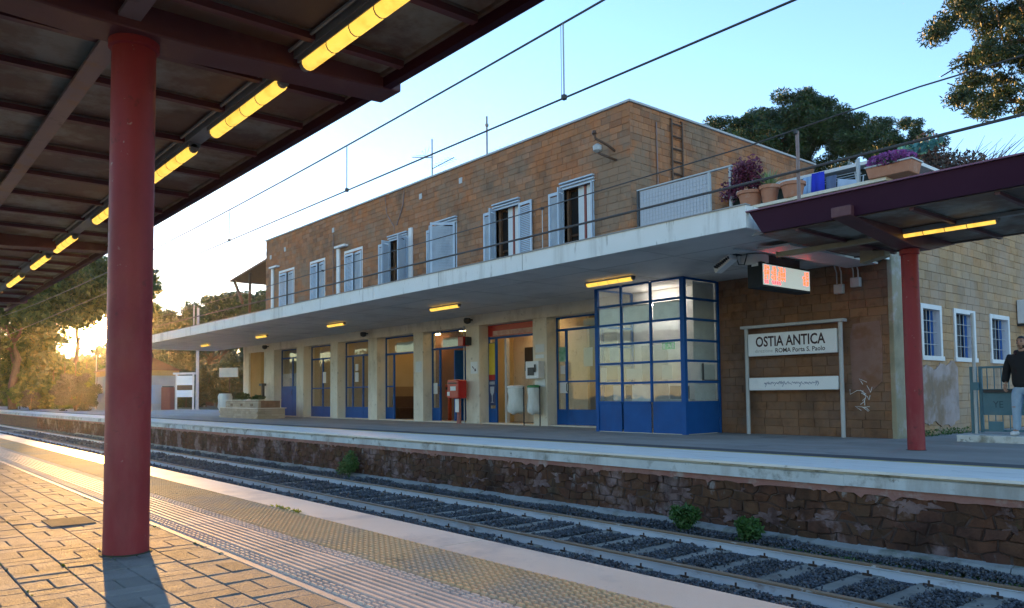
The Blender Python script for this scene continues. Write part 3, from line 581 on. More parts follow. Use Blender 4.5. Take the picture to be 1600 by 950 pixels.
for n, (sc, loc, rz, l, h, mm) in enumerate(blocks_all):
    if n < 300 and sc > 0: inst('block', block_me[mm], loc, SB, rz, (l/BW, 1, h/BH))
    else:
        for_v = block_v(l, h); c, s = math.cos(rz), math.sin(rz)
        blk_rest[mm].add([(loc[0]+x*c-y*s, loc[1]+x*s+y*c, loc[2]+z) for x, y, z in for_v], BLF)
for k in blk_rest: blk_rest[k].build('block_field', k, SB, kind='stuff')
MB().box(-38.2, XG-.05, 16.0, 25.4, 8.5, 8.7).box(-38.2, XG-.4, 16.5, 25.3, 3.7, 3.9).build('roof', 'asph', SB)
MB().box(-38.36, XG+.06, YF-.07, YF+.3, ZU1+.002, ZU1+.06).box(XG-.3, XG+.07, YF+.302, 25.56, ZU1+.002, ZU1+.06).build('parapet_coping', 'greysig', SB)
# windows of the upper floor
def leaf_mesh(w, h):
    m = MB(); t = .018; fr = .075
    m.box(0, fr, -t, t, 0, h).box(w-fr, w, -t, t, 0, h)
    for z0, z1 in ((0, .11), (h*.36, h*.36+.09), (h-.09, h)): m.box(fr, w-fr, -t, t, z0, z1)
    for z0, z1 in ((.11, h*.36), (h*.36+.09, h-.09)):
        z = z0+.03
        while z < z1-.01:
            m.add([(fr,-.012,z-.022),(w-fr,-.012,z-.022),(w-fr,.012,z+.022),(fr,.012,z+.022),(fr,-.008,z-.026),(w-fr,-.008,z-.026),(w-fr,.016,z+.018),(fr,.016,z+.018)], [(0,1,2,3),(4,7,6,5),(0,4,5,1),(3,2,6,7)]); z += .055
    return m.mesh('shutter', 'shut')
LM = {}
def leaf(par, x, w, ang, h=2.92, y=YF-.045, z=4.02):
    k = (round(w, 2), h)
    if k not in LM: LM[k] = leaf_mesh(w, h)
    return inst('shutter', LM[k], (x, y, z), par, R(ang))
WIN = [  # opening, leaves (hinge x, width, angle), kind
 (OPEN[0], [(-36.6,.8,0),(-35.02,.80,172)], 0), (OPEN[1], [(-33.18,.69,0),(-31.84,.69,171)], 0), (OPEN[2], [(-29.9,.72,0),(-28.5,.72,172)], 0),
 (OPEN[3], [(-26.30,.80,180),(-26.22,.42,-80),(-25.08,.62,-62),(-25.03,.2,4)], 1), (OPEN[4], [(-23.06,.62,180),(-23.0,.45,-74),(-21.92,.86,-128)], 2),
 (OPEN[5], [(-19.72,.58,180),(-19.68,.40,-68),(-18.50,.66,-4)], 3), (OPEN[6], [(-16.52,.60,180),(-16.48,.40,-68),(-15.30,.14,-60)], 3)]
for (a, b, z0, z1), lv, kd in WIN:
    w = MB(); w.box(a-.06, a, YF-.025, YF+.12, z0, z1+.1).box(b, b+.06, YF-.025, YF+.12, z0, z1+.1).box(a, b, YF-.024, YF+.12, z1, z1+.1)
    if kd: 
        for k in range(3): w.box(a-.08, b+.1, YF-.13+.03*k, YF-.026, z1+.11-.085*k, z1+.15-.085*k)
    wo = w.build('window', 'shut' if kd else 'white', SB)
    MB().box(a+.001, b-.001, YF+.25, YF+.27, z0, z1).build('pane', 'dark', wo)  # near-black sheet: the unlit room's darkness put into its colour
    if kd:
        c = (a+b)/2; f = MB()
        for x in (a+.03, c, b-.03): f.box(x-.035, x+.035, YF+.2, YF+.24, z0, z1-.02)
        for z in (z0+.05, 5.6, z1-.05): f.box(a, b, YF+.205, YF+.235, z-.03, z+.03)
        f.build('frame', 'wood', wo)
    if kd == 3:
        MB().box(a+.48, a+.72, YF+.12, YF+.15, z0+.3, z1-.03).box(a+.82, b-.06, YF+.12, YF+.15, z0+.3, z1-.03).build('curtain', 'offw', wo)
        MB().box(a+.73, a+.80, YF+.10, YF+.15, z0+.3, z1-.03).build('curtain_edge', mk('curtain_red', [(.34,.10,.08)], .8), wo)
    for x, wd, an in lv: leaf(wo, x, wd, an)
for x0, x1, zt, ret in ((-37.47,-37.10,7.32,-36.6), (-30.55,-30.18,7.30,-29.62)):
    MB().box(x0, x1-.14, YF-.10, YF-.03, 4.0, zt).box(x0, ret, YF-.22, YF-.03, zt-.01, zt+.07).build('awning_frame', 'white', SB)
MB().box(-24.82, -24.60, YF-.10, YF-.03, 4.0, 7.22).build('awning_post', 'white', SB)
vt = MB()
for x, z in ((-37.7,7.95),(-36.0,8.1),(-31.0,8.2),(-24.1,8.3),(-21.6,8.35)): vt.box(x-.09, x+.09, YF-.03, YF+.02, z-.1, z+.1)
vt.build('vent_cover', 'greysig', SB)
dp_ = MB()
dp_.tube([(-30.9, YF-.07, 4.0), (-30.9, YF-.07, 8.0)], .022, 6)
dp_.tube([(-26.6,YF-.03,8.8),(-26.5,YF-.03,8.1),(-25.95,YF-.03,7.5),(-25.9,YF-.03,7.15)], .02, 5).tube([(-25.2,YF-.03,8.8),(-25.3,YF-.03,8.2),(-25.75,YF-.03,7.5)], .02, 5)
dp_.tube([(XG+.05, 16.95, 8.5), (XG+.05, 17.0, 4.4)], .022, 5).build('wall_cable', 'rail_rust', SB)
# slab over the platform
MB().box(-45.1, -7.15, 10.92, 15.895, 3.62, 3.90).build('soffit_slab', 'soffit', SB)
MB().box(-45.13, -7.10, 10.87, 10.918, 3.585, 3.95).box(-45.14, -45.102, 10.919, 15.9, 3.585, 3.95).box(-7.148, -7.10, 10.919, 15.88, 3.585, 3.95).build('slab_fascia', 'slab', SB)
MB().box(-45.1, -7.15, 10.92, 15.89, 3.902, 3.93).build('slab_topping', 'asph', SB)
MB().box(-45.15, -7.09, 10.85, 10.99, 3.951, 3.972).build('drip_edge', 'asph', SB)
jt = MB(); q = random.Random(12); x = -43.5
for k in range(11): jt.box(x, x+.014, 10.8665, 10.8699, 3.60, 3.945); x += 3.1+q.uniform(-.15,.15)
jt.build('fascia_joint', 'asph', SB, kind='stuff'); jt = MB()
for k in range(17): jt.box(-44.0+2.15*k, -43.988+2.15*k, 10.93, 15.87, 3.6165, 3.6195)
for y in (12.2, 14.6): jt.box(-45.0, -7.2, y, y+.012, 3.6160, 3.6197)
jt.build('formwork_joint', 'asph', SB, kind='stuff')
# ground floor: pillars, lintel, doors
PIL = [(-38.5,-37.28), (-34.7,-33.95), (-31.28,-30.63), (-28.0,-27.3), (-24.65,-24.01), (-21.39,-20.65), (-17.96,-17.33), (-14.5,-13.75)]
for a, b in PIL: MB().box(a, b, YF, 16.46, -.02, 3.262).build('pillar', 'trav', SB, bevel=.012)
MB().box(-41.25, -40.5, YF, 16.3, -.02, 3.262).build('pillar', 'trav', SB, bevel=.012)
MB().box(-40.48, -39.15, 16.0, 16.25, 0, 3.262).build('ochre_wall', 'ochre', SB)
MB().box(-41.25, -11.32, YF-.012, 16.5, 3.264, 3.618).build('lintel', 'trav', SB)
MB().box(-37.28, -13.75, 16.0, 16.6, -.02, .03).build('threshold', 'trav', SB)
YD = 16.32
rm_ = MB(); rm_.box(-37.6, -11.3, 19.4, 19.6, 0, 3.4).box(-37.8, -37.6, 16.5, 19.6, 0, 3.4).box(-11.5, -11.3, 16.25, 19.4, 0, 3.4)
for x in (-34.3, -31.0, -27.65, -20.95): rm_.box(x-.06, x+.06, 16.5, 19.4, 0, 3.4)
rm_.build('room_walls', 'inner', SB); MB().box(-37.6, -11.3, 16.45, 19.4, 3.4, 3.5).build('room_ceiling', 'inner', SB)
MB().box(-37.6, -11.3, 16.5, 19.4, -.1, .012).build('room_floor', 'floor', SB)
MB().box(-27.588, -27.56, 16.5, 19.38, .012, 1.32).build('dado', 'innerdk', SB)
MB().box(-27.5, -27.0, 16.75, 19.0, .40, .46).box(-27.55, -27.48, 16.75, 19.0, .46, .92).box(-27.45, -27.05, 16.8, 16.86, .012, .40).box(-27.45, -27.05, 18.9, 18.96, .012, .40).box(-27.45, -27.42, 16.87, 18.89, .012, .39).build('bench', 'wood', SB)
def pane(par, a, b, z0, z1, y=YD, m='glass'): return MB().box(a, b, y-.004, y+.004, z0, z1).build('pane', m, par)
def door_bay(a, b, cols, zt=2.62, zb=.46, mid=1.32, top=3.262, skip=(), trans='glass', solid=None):
    "cols: stile positions inside a..b; skip: indices of leaves left open"
    xs = [a]+list(cols)+[b]; f = MB(); t = .035
    for x in xs: f.box(x-t if x != a else x, x+t if x != b else x, YD-.03, YD+.03, .03, zt)
    f.box(a, b, YD-.034, YD+.034, zt, zt+.07).box(a, b, YD-.028, YD+.028, top-.05, top)
    f.box(a, a+.03, YD-.028, YD+.028, zt+.07, top-.05).box(b-.03, b, YD-.028, YD+.028, zt+.07, top-.05)
    d = f.build('door_set', 'blue', SB)
    for i, (x0, x1) in enumerate(zip(xs, xs[1:])):
        if i in skip: continue
        zb_ = solid if solid else zb
        MB().box(x0+t, x1-t, YD-.022, YD+.022, .035, zb_).build('kick_panel', 'blue', d)
        MB().box(x0+t, x1-t, YD-.024, YD+.024, zb_+.001, zb_+.035).build('rail', 'blue', d)
        if mid and not solid: MB().box(x0+t, x1-t, YD-.024, YD+.024, mid-.025, mid+.025).build('rail', 'blue', d)
        pane(d, x0+t, x1-t, zb_, zt)
    if trans: pane(d, a+.03, b-.03, zt+.07, top-.05, m=trans)
    hd = MB()
    for x in cols: hd.tube([(x+.07, YD-.05, 1.02), (x+.07, YD-.09, 1.05), (x+.07, YD-.09, 1.25), (x+.07, YD-.05, 1.28)], .012, 6)
    if cols: hd.build('handle', 'dkmetal', d)
    return d
B = [(PIL[i][1]+.002, PIL[i+1][0]-.002) for i in range(7)]
d1 = door_bay(*B[0], [sum(B[0])/2], solid=1.42, zt=2.8)
MB().box(B[0][0]+.05, B[0][1]-.05, YD+.03, YD+.05, 1.45, 2.08).build('frosted_film', 'net', d1)
d2 = door_bay(*B[1], [B[1][0]+1.15])
d3 = door_bay(*B[2], [B[2][0]+.62, B[2][0]+1.5])
d4 = door_bay(*B[3], [B[3][0]+.62], zt=2.56, skip=(1,))
d5 = door_bay(*B[4], [B[4][0]+.50], zt=2.6, skip=(1,))
d6 = door_bay(*B[5], [B[5][0]+.40], zt=2.80, skip=(1,), trans=None)
d7 = door_bay(B[6][0], -13.8, [B[6][0]+.42, B[6][0]+1.9], zt=2.84)
MB().box(B[3][0]+.75, B[3][1]-.03, YD+.04, YD+.06, 2.66, 3.02).build('transom_blind', 'offw', d4)
MB().box(B[4][0]+.62, B[4][1]-.03, YD+.04, YD+.06, 2.70, 3.0).build('transom_blind', 'offw', d5)
MB().box(B[6][0]+1.1, -13.85, YD+.04, YD+.06, 2.95, 3.15).build('transom_blind', 'offw', d7)
# open leaf of the fifth bay swung inwards, and the seventh bay's notices
MB().box(B[4][0]+1.28, B[4][0]+1.34, YD+.05, YD+1.0, .04, 2.55).build('open_leaf', 'blue', d5)
bs = MB().box(B[5][0]+.02, B[5][1]-.02, YD-.05, YD+.03, 2.885, 3.25).build('bar_sign', 'redpl', d6)
MB().box(B[5][0]+.28, B[5][1]-.04, YD-.062, YD-.051, 2.90, 3.06).build('sign_band', mk('bar_band', [(.62,.42,.36), (.50,.25,.2)], .5, 9), bs)
pl = MB().box(B[5][0]+.035, B[5][0]+.365, YD-.034, YD-.026, .60, 2.68).build('poster', mk('navy_print', [(.02,.035,.10), (.03,.05,.14)], .4, 6), d6)
MB().box(B[5][0]+.04, B[5][0]+.36, YD-.042, YD-.035, 1.62, 2.66).build('yellow_panel', 'yellow', pl)
MB().box(B[5][0]+.04, B[5][0]+.36, YD-.042, YD-.035, 1.44, 1.615).build('red_panel', 'redpl', pl)
gx_ = B[5][0]+.2; gw = MB()
gw.prism([(gx_-.11,1.22),(gx_+.11,1.22),(gx_+.09,1.02),(gx_+.02,.92),(gx_+.015,.72),(gx_+.09,.69),(gx_-.09,.69),(gx_-.015,.72),(gx_-.02,.92),(gx_-.09,1.02)], 'y', YD-.044, YD-.036)
for k in range(4): gw.box(gx_-.13+.07*k, gx_-.085+.07*k, YD-.044, YD-.036, 1.29, 1.39)
gw.build('wine_glass_print', 'net', pl)
MB().box(-19.95, -19.86, 16.42, 16.55, .012, 2.8).build('bar_door_frame', 'greysig', SB)
MB().box(-20.9, -17.3, 17.6, 17.7, .012, 3.4).build('bar_partition', 'trav', SB)
MB().box(-20.25, -19.3, 17.56, 17.595, 1.75, 2.55).build('wall_picture', 'dkmetal', SB)
MB().box(-27.5, -23.0, 18.0, 18.1, .012, 3.39).build('hall_partition', mk('red_brown_wall', [(.17,.075,.04), (.21,.10,.055)], .8, 1.5), SB)
MB().box(-17.28, -11.5, 19.3, 19.38, .012, 3.39).build('office_wall', 'panelgrey', SB)
MB().box(-27.588, -27.565, 17.85, 18.5, 1.5, 2.4).build('wall_picture', 'wood', SB)
MB().box(-27.564, -27.558, 17.92, 18.43, 1.57, 2.33).build('picture_print', mk('brown_print', [(.30,.22,.12), (.42,.34,.2)], .6, 8), SB)
it = MB()
for x0, x1, y in ((-23.6,-22.3,17.3), (-26.6,-25.4,17.6), (-33,-32,18), (-29.8,-28.8,18), (-19.6,-18.4,17.0), (-16.2,-15.2,17.4), (-13.4,-12.4,17.0)): it.box(x0, x1, y-.05, y+.05, 3.32, 3.39)
it.build('ceiling_tube', 'tube_w', SB)
# notices on the doors and pillars
def notice(name, label, a, b, z0, z1, y, m='paper', cat='notice'):
    o = MB().box(a, b, y-.006, y, z0, z1).build(name, m); return tag(o, label, cat)
notice('notice', 'white paper notice taped to the second glass door from the left', -33.1+.35, -33.1+.65, 1.55, 2.05, YD-.03)
notice('notice', 'upper of two small white papers on the third glass door', -29.75, -29.5, 2.02, 2.3, YD-.03)
notice('notice', 'lower and longer of two white papers on the third glass door', -29.78, -29.48, 1.55, 1.95, YD-.03)
notice('notice', 'white lined notice on the pillar right of the open waiting room door', -24.50, -24.10, 1.80, 2.20, YF-.002)
notice('notice', 'white paper stuck low on the narrow leaf left of the red posts', -23.9, -23.65, 1.0, 1.4, YD-.03)
n5 = notice('wall_sign', 'white square sign with dark arrow above the red mailbox', -21.10, -20.72, 1.66, 2.06, YF-.012, 'offw', 'sign')
MB().prism([(-21.0,1.92),(-20.86,1.80),(-20.82,1.84),(-20.80,1.74),(-20.90,1.74),(-20.87,1.78),(-21.02,1.89)], 'y', YF-.022, YF-.0185).build('arrow', 'ink', n5, world=False)
notice('notice', 'beige printed plate, upper one over the telephone', -17.82, -17.42, 2.22, 2.46, YF-.012, 'paper', 'plate')
notice('notice', 'narrow white plate just above the telephone hood', -17.82, -17.44, 2.04, 2.15, YF-.012, 'offw', 'plate')
notice('poster', 'green and white poster on the side light left of the glass booth', -17.2, -16.92, 1.92, 2.36, YD-.03, mk('green_print', [(.04,.30,.16), (.35,.55,.42)], .5, 7), 'poster')
notice('notice', 'small white square notice under the green poster', -17.15, -16.95, 1.55, 1.80, YD-.03)
notice('notice', 'large white sheet on the door set left of the glass booth', -17.18, -16.85, .98, 1.30, YD-.03)
for x, w in ((-16.25, 'left'), (-15.75, 'right')): notice('notice', w+' of the pair of pale sheets hung behind the double door beside the booth', x, x+.36, 1.75, 2.3, YD+.06)['group'] = 'pair of sheets on the double door'
# small fittings on the facade
def facade_cam(x, label):
    t = thing('floodlight', label, 'floodlight', (x, YF-.2, 3.4))
    MB().lathe([(.02,-.1),(.11,-.06),(.13,.04),(.10,.1)], (x, YF-.22, 3.42), 12).build('lamp_head', 'dkmetal', t, smooth=True); MB().box(x-.03, x+.03, YF-.2, YF-.013, 3.44, 3.49).build('bracket', 'dkmetal', t)
facade_cam(-21.0, 'round black floodlight on the lintel above the mailbox'); facade_cam(-28.0, 'round black floodlight on the lintel above the third glass door'); facade_cam(-37.9, 'round black floodlight on the lintel at the far left pillar')
t = thing('alarm_box', 'square red alarm box on the pillar above the mailbox', 'alarm box', (-21.4, YF, 2.75))
MB().box(-21.47, -21.17, YF-.28, YF-.002, 2.6, 2.92).build('case', 'redpl', t, bevel=.015); MB().box(-21.165, -21.06, YF-.2, YF-.004, 2.62, 2.90).build('side_plate', 'dkmetal', t)
MB().tube([(-21.45, YF-.03, 0), (-21.45, YF-.03, 3.3)], .022, 6).build('conduit', 'greysig', t)
t = thing('mailbox', 'red mailbox with white label on a red and white post before the doors', 'mailbox', (-21.3, 15.6, 0))
MB().box(-21.72, -21.10, 15.35, 15.72, .84, 1.46).build('box', 'redpl', t, bevel=.03)
MB().box(-21.52, -21.22, 15.335, 15.348, 1.10, 1.24).box(-21.70, -21.56, 15.335, 15.348, .93, 1.06).build('label_plate', 'offw', t)
MB().box(-21.62, -21.18, 15.32, 15.348, 1.33, 1.37).build('slot', 'dkmetal', t)
MB().lathe([(.10,0),(.075,.03),(.07,.3),(.07,.84)], (-21.32, 15.55, .0), 14).build('post', mk('post_rust', [(.30,.06,.05), (.42,.2,.16)], .6, 4), t, smooth=True)
MB().box(-21.42, -21.22, 15.462, 15.474, .38, .82).build('post_sticker', 'offw', t)
for k, (x, l) in enumerate(((-23.75, 'left orange red ticket validator post inside the open door'), (-23.12, 'right orange red ticket validator post inside the open door'))):
    t = thing('validator', l, 'ticket validator', (x, 16.9, .012)); om = MT.setdefault('orange', mk('orange_paint', [(.60,.06,.015)], .35))
    MB().box(x-.05, x+.05, 16.85, 16.95, .012, 1.05).build('post', om, t); MB().box(x-.16, x+.16, 16.8, 17.0, .9, 1.35).build('head', om, t, bevel=.02); MB().box(x-.1, x+.1, 16.785, 16.798, 1.15, 1.25).build('slot_plate', 'dkmetal', t)
t = thing('payphone', 'white wall telephone under its hood on the pillar left of the booth', 'payphone', (-17.7, YF-.1, 1.7))
MB().box(-18.02, -17.42, YF-.26, YF-.013, 1.42, 1.95).build('hood', 'white', t, bevel=.02); MB().box(-17.90, -17.62, YF-.28, YF-.261, 1.52, 1.76).build('keypad', 'dkmetal', t)
MB().tube([(-17.55, YF-.29, 1.62), (-17.52, YF-.31, 1.72), (-17.55, YF-.29, 1.84)], .025, 8).build('handset', 'dkmetal', t); MB().box(-17.85, -17.40, YF-.02, YF-.004, 1.18, 1.42).build('back_plate', 'paper', t)
def sack(x, y, w, lid, label, kind):
    t = thing('sack_holder', label, 'bin bag', (x, y, 0)); n = 18; rings = []
    prof = [(.96,1.16),(1.0,1.05),(.92,.9),(1.0,.72),(1.05,.55),(.98,.42),(.62,.36)]; q = random.Random(int(-x*100)); v = []
    for f_, z in prof: v += [(x+w*f_*(1+.09*math.sin(5*a+q.random()))*math.cos(a), y+w*f_*(1+.09*math.sin(4*a+z*9))*math.sin(a), z+.03*math.sin(3*a+6*z)*(z < .5)) for a in [2*math.pi*k/n for k in range(n)]]
    f = [(i*n+k, i*n+(k+1) % n, (i+1)*n+(k+1) % n, (i+1)*n+k) for i in range(len(prof)-1) for k in range(n)]+[tuple(range(6*n, 7*n))]
    MB().add(v, f).build('sack', 'bag', t, smooth=True)
    MB().lathe([(w*1.02,1.15),(w*1.08,1.16),(w*1.08,1.21),(w*.7,1.235)], (x,y,0), 20).build('lid', lid, t, smooth=True)
    MB().tube([(x+w*1.12, y+.05, 0), (x+w*1.12, y+.05, 1.2)], .02, 6).box(x+w*.9, x+w*1.15, y+.03, y+.07, 1.12, 1.16).build('pole', 'dkmetal', t)
sack(-18.35, 15.55, .26, 'white', 'hanging clear rubbish sack with white lid in front of the bar door', 0)
sack(-17.62, 15.62, .19, 'green', 'slimmer rubbish sack with green rim under the telephone', 1)
# lamps under the slab
for x0, x1, l in ((-13.05,-11.62,'large yellow lamp under the white slab beside the glass booth'), (-19.65,-18.2,'yellow lamp under the white slab above the red mailbox area'), (-26.35,-25.1,'yellow lamp under the white slab, third from the right'), (-33.0,-31.9,'yellow lamp under the slab, fourth from the right'), (-40.0,-38.9,'small far yellow lamp under the left end of the slab')):
    strip_lamp(x0, x1, 13.3, 3.53, l, 'yellow lamps under the white slab', .06)
# glass booth
BT = thing('glass_booth', 'ticket booth of many small panes on solid blue base panels built against the wall', 'booth', (-12.5, 15.2, 0))
bx = [-13.9,-13.07,-12.14,-11.19]; bz = [.73,1.205,1.69,2.165,2.66,3.14,3.60]; Y0 = 14.5
by = [14.5, 15.87]
for x in bx[1:3]: MB().box(x-.028, x+.028, Y0-.02, Y0+.035, .735, 3.60).build('mullion', 'blue', BT)
MB().box(bx[0]-.05, bx[0]+.05, Y0-.03, Y0+.05, 0, 3.615).build('corner_post', 'blue', BT); MB().box(bx[3]-.06, bx[3]+.06, Y0-.035, Y0+.06, 0, 3.615).build('corner_post', 'blue', BT)
MB().box(bx[3]-.03, bx[3]+.03, 15.80, 15.86, 0, 3.60).build('wall_post', 'blue', BT); MB().box(bx[0]-.03, bx[0]+.03, 15.80, 15.86, 0, 3.60).build('wall_post', 'blue', BT)
for z in bz:
    for a, b in zip(bx, bx[1:]): MB().box(a+.05, b-.05, Y0-.018, Y0+.03, z-.026, z+.026).build('transom', 'blue', BT)
    for x in (bx[0], bx[3]): MB().box(x-.02, x+.02, Y0+.06, 15.80, z-.026, z+.026).build('transom', 'blue', BT)
for a, b in zip(bx, bx[1:]): MB().box(a+.03, b-.03, Y0-.006, Y0+.02, .01, .705).build('base_panel', 'blue', BT, bevel=.006)
for x in (bx[0], bx[3]): MB().box(x-.015, x+.015, Y0+.061, 15.79, .01, .704).build('base_panel', 'blue', BT)
MB().box(bx[0]-.01, bx[3]+.012, Y0-.012, 15.7, .0, .012).build('plinth', 'trav', BT)
for z0, z1 in zip(bz, bz[1:]):
    for a, b in zip(bx, bx[1:]):
        o = MB().box(a+.028, b-.028, Y0+.004, Y0+.010, z0+.026, z1-.026).build('pane', 'glassd', BT); o.rotation_euler = (0, 0, 0)
    for x in (bx[0], bx[3]): MB().box(x-.004, x+.004, Y0+.06, 15.8, z0+.026, z1-.026).build('pane', 'glassd', BT)
wb = MB()
for a, b in zip(bx, bx[1:]): wb.box(a+.04, b-.04, Y0+.05, Y0+.056, 2.69, 3.10)
wb.build('white_blind', 'offw', BT)
MB().box(bx[3]-.075, bx[3]-.068, 14.98, 15.78, .77, 1.18).box(bx[3]-.075, bx[3]-.068, 15.22, 15.78, 1.26, 1.62).box(bx[3]-.075, bx[3]-.068, 14.95, 15.78, 1.72, 2.14).box(bx[3]-.075, bx[3]-.068, 14.98, 15.78, 2.2, 3.57).build('inside_board', 'offw', BT)
MB().box(bx[3]-.02, bx[3]+.025, 15.20, 15.78, 1.235, 1.255).box(bx[3]-.02, bx[3]+.025, 15.20, 15.22, 1.255, 1.64).build('hatch_frame', 'dkmetal', BT)
for q, (a, b, z0, z1) in enumerate(((-13.83,-13.62,1.25,1.6), (-12.95,-12.45,1.28,1.55), (-11.85,-11.55,1.27,1.6), (-12.78,-12.2,.76,1.15), (-13.4,-13.15,.78,1.15), (-13.5,-13.2,1.75,2.1))):
    MB().box(a, b, Y0+.03, Y0+.036, z0, z1).build('notice_sheet', 'paper' if q != 3 else 'offw', BT)
MB().box(-13.8, -11.4, 15.0, 15.5, .75, .80).build('counter', 'greysig', BT)
MB().box(-12.0, -11.65, 15.0, 15.3, .81, 1.12).build('cash_machine', 'dkmetal', BT); MB().box(-13.5, -13.0, 15.1, 15.4, .81, 1.15).build('cash_machine', 'dkmetal', BT)
MB().box(-13.85, -11.22, 15.875, 15.885, .0, 3.6).build('back_board', 'white', BT)  # white board added to shut off warm room light and brighten the booth
MB().box(-13.6, -12.75, 15.86, 15.874, .05, 2.2).build('inner_door', 'greysig', BT)
MB().tube([(-13.3, 15.55, 3.2), (-12.25, 15.55, 3.2)], .018, 8).build('ceiling_tube', emis('booth_tube', (1, .96, .9), 11), BT)
t = thing('exit_sign', 'small green exit sign with running figure inside the booth glass', 'exit sign', (-11.6, Y0+.03, 2.05))
MB().box(-11.83, -11.46, Y0+.030, Y0+.045, 1.97, 2.13).build('plate', MT.setdefault('exitg', emis('exit_green', (.03,.30,.12), .08)), t)
MB().box(-11.80, -11.74, Y0+.022, Y0+.029, 1.99, 2.11).box(-11.54, -11.49, Y0+.022, Y0+.029, 1.99, 2.11).prism([(-11.68,2.0),(-11.63,2.05),(-11.66,2.09),(-11.62,2.11),(-11.59,2.06),(-11.57,2.0),(-11.61,2.03)], 'y', Y0+.022, Y0+.029).build('figure', 'offw', t)
# ------------------------------------------------------------------ right canopy
lathe_col('canopy_column', -5.534, 13.095, 3.25, 'thinner looking round red steel column on the far platform, right of the station sign', 'round red canopy columns')
CR = canopy('platform_canopy', 'short burgundy canopy on the far platform starting where the white slab ends', -7.06, 6.0, 10.9, 14.42, 1, 3.46, [(-5.50, 13.095, 3.245), (3.4, 13.05, 3.245)], [-6.3, -4.6, -3.55, -2.5, -1.45, -.4, .65, 1.7, 2.75, 4.2], 3.47, 3.82, .22)
MB().box(-7.10, 6.0, 10.86, 10.96, 3.825, 3.845).build('top_flashing', mk('flashing', [(.20,.07,.12), (.26,.10,.15)], .5, 3), CR)
MB().box(-5.9, 5.5, 12.43, 12.56, 3.41, 3.46).build('lamp_channel', 'steelgrey', CR)
strip_lamp(-5.45, -4.05, 12.5, 3.37, 'yellow strip lamp under the burgundy canopy on the far platform', None, .04)
strip_lamp(-3.1, -1.7, 12.5, 3.37, 'unlit looking end of the lamp row under the burgundy canopy at the right picture edge', None, .04, 'steelgrey')
BG = MT.setdefault('beige', mk('beige_metal', [(.26,.22,.14), (.32,.27,.18)], .55, 3, stain=[((.14,.10,.06), 4, .56, .72, .6)]))
t = thing('cable_tray', 'beige steel cable tray running under the burgundy canopy above the departure display', 'cable tray', (-6.5, 12.6, 3.4))
MB().box(-7.55, -5.56, 12.50, 12.62, 3.35, 3.43).build('tray', BG, t); MB().box(-7.57, -7.551, 12.49, 12.63, 3.34, 3.44).build('end_cap', BG, t)
t = thing('horn_loudspeaker', 'beige horn loudspeaker under the canopy left of the far red column', 'loudspeaker', (-6.25, 13.6, 3.3))
MB().prism([(-6.55,3.20),(-6.55,3.42),(-6.12,3.36),(-6.12,3.27)], 'y', 13.5, 13.72).build('horn', BG, t); MB().box(-6.36, -6.30, 13.58, 13.64, 3.36, 3.50).build('bracket', 'dkmetal', t)
t = thing('soffit_conduits', 'dark cable pipes fixed along the underside of the slab behind the display', 'conduit', (-7.6, 14, 3.6))
for k in range(3): MB().tube([(-8.3+.35*k, 12.3+.2*k, 3.575), (-7.9+.3*k, 14.0, 3.575), (-7.55+.15*k, 15.8, 3.575)], .022, 6).build('pipe', 'greysig' if k < 2 else 'dkmetal', t)
MB().box(-7.9, -7.25, 12.4, 15.7, 3.50, 3.54).build('trunking', 'greysig', t)
for k, (x, z) in enumerate(((-8.14,3.0), (-7.78,3.10))):
    t = thing('junction_box', ('left','right')[k]+' of two grey junction boxes hanging from pipes on the wall above the sign', 'junction box', (x, YF-.06, z))
    MB().box(x-.10, x+.10, YF-.13, YF-.02, z, z+.2).build('box', 'greysig', t, bevel=.015)
    for s in (-.05, .05): MB().tube([(x+s, YF-.07, z+.2), (x+s, YF-.07, 3.45), (x+s-.02, YF-.12, 3.60)], .014, 6).build('pipe', 'greysig', t)
# departure display
DY0, DY1, DX = 13.17, 14.95, -8.3
t = thing('departure_display', 'dark boxed departure display with orange red figures hanging under the slab', 'departure board', (DX, 14, 3.2))
MB().box(DX-.30, DX, DY0, DY1, 2.95, 3.44).build('case', mk('display_case', [(.02,.025,.03), (.032,.038,.043)], .6, 3, spec=.1), t, bevel=.012)
MB().box(DX-.26, DX-.05, DY0+.3, DY1-.3, 3.45, 3.60).build('hanger', 'dkmetal', t); MB().box(DX-.2, DX-.06, DY0-.012, DY0-.002, 3.36, 3.42).build('maker_plate', 'offw', t)
MB().box(DX+.002, DX+.012, DY0+.05, DY1-.04, 3.0, 3.40).build('screen', emis('screen_grey', (.30,.38,.36), .16), t)  # backing glows faintly in place of reflected light
led, ledr = MB(), MB(); q = random.Random(4)
seg = {'0':'abcdef','1':'bc','2':'abged','3':'abgcd','4':'fgbc','5':'afgcd','6':'afgedc','7':'abc','8':'abcdefg','9':'abfgcd'}
def digit(mb, ch, y, z, w, h):
    b = w*.26; P = {'a':(0,w,h-b,h),'d':(0,w,0,b),'g':(0,w,h/2-b/2,h/2+b/2),'f':(0,b,h/2,h),'e':(0,b,0,h/2),'b':(w-b,w,h/2,h),'c':(w-b,w,0,h/2)}
    for k in seg[ch]: a = P[k]; mb.box(DX+.013, DX+.017, y+a[0], y+a[1], z+a[2], z+a[3])
for r in range(3):
    z = 3.295-.092*r
    for y in (13.26, 13.35, 13.50, 13.59, 13.74, 13.83, 13.92): digit(led, q.choice('0123456789'), y, z, .062, .08)
    for y in (14.66, 14.78): digit(led, q.choice('0123456789'), y, z-.012, .075, .08)
for y in (13.26, 13.33, 13.52, 13.60, 13.68, 13.76): digit(ledr, q.choice('23568'), y, 3.035, .05, .06)
led.build('led_figures', emis('led_orange', (1,.10,.012), .42), t); ledr.build('led_line', emis('led_red', (1,.05,.07), .36), t)
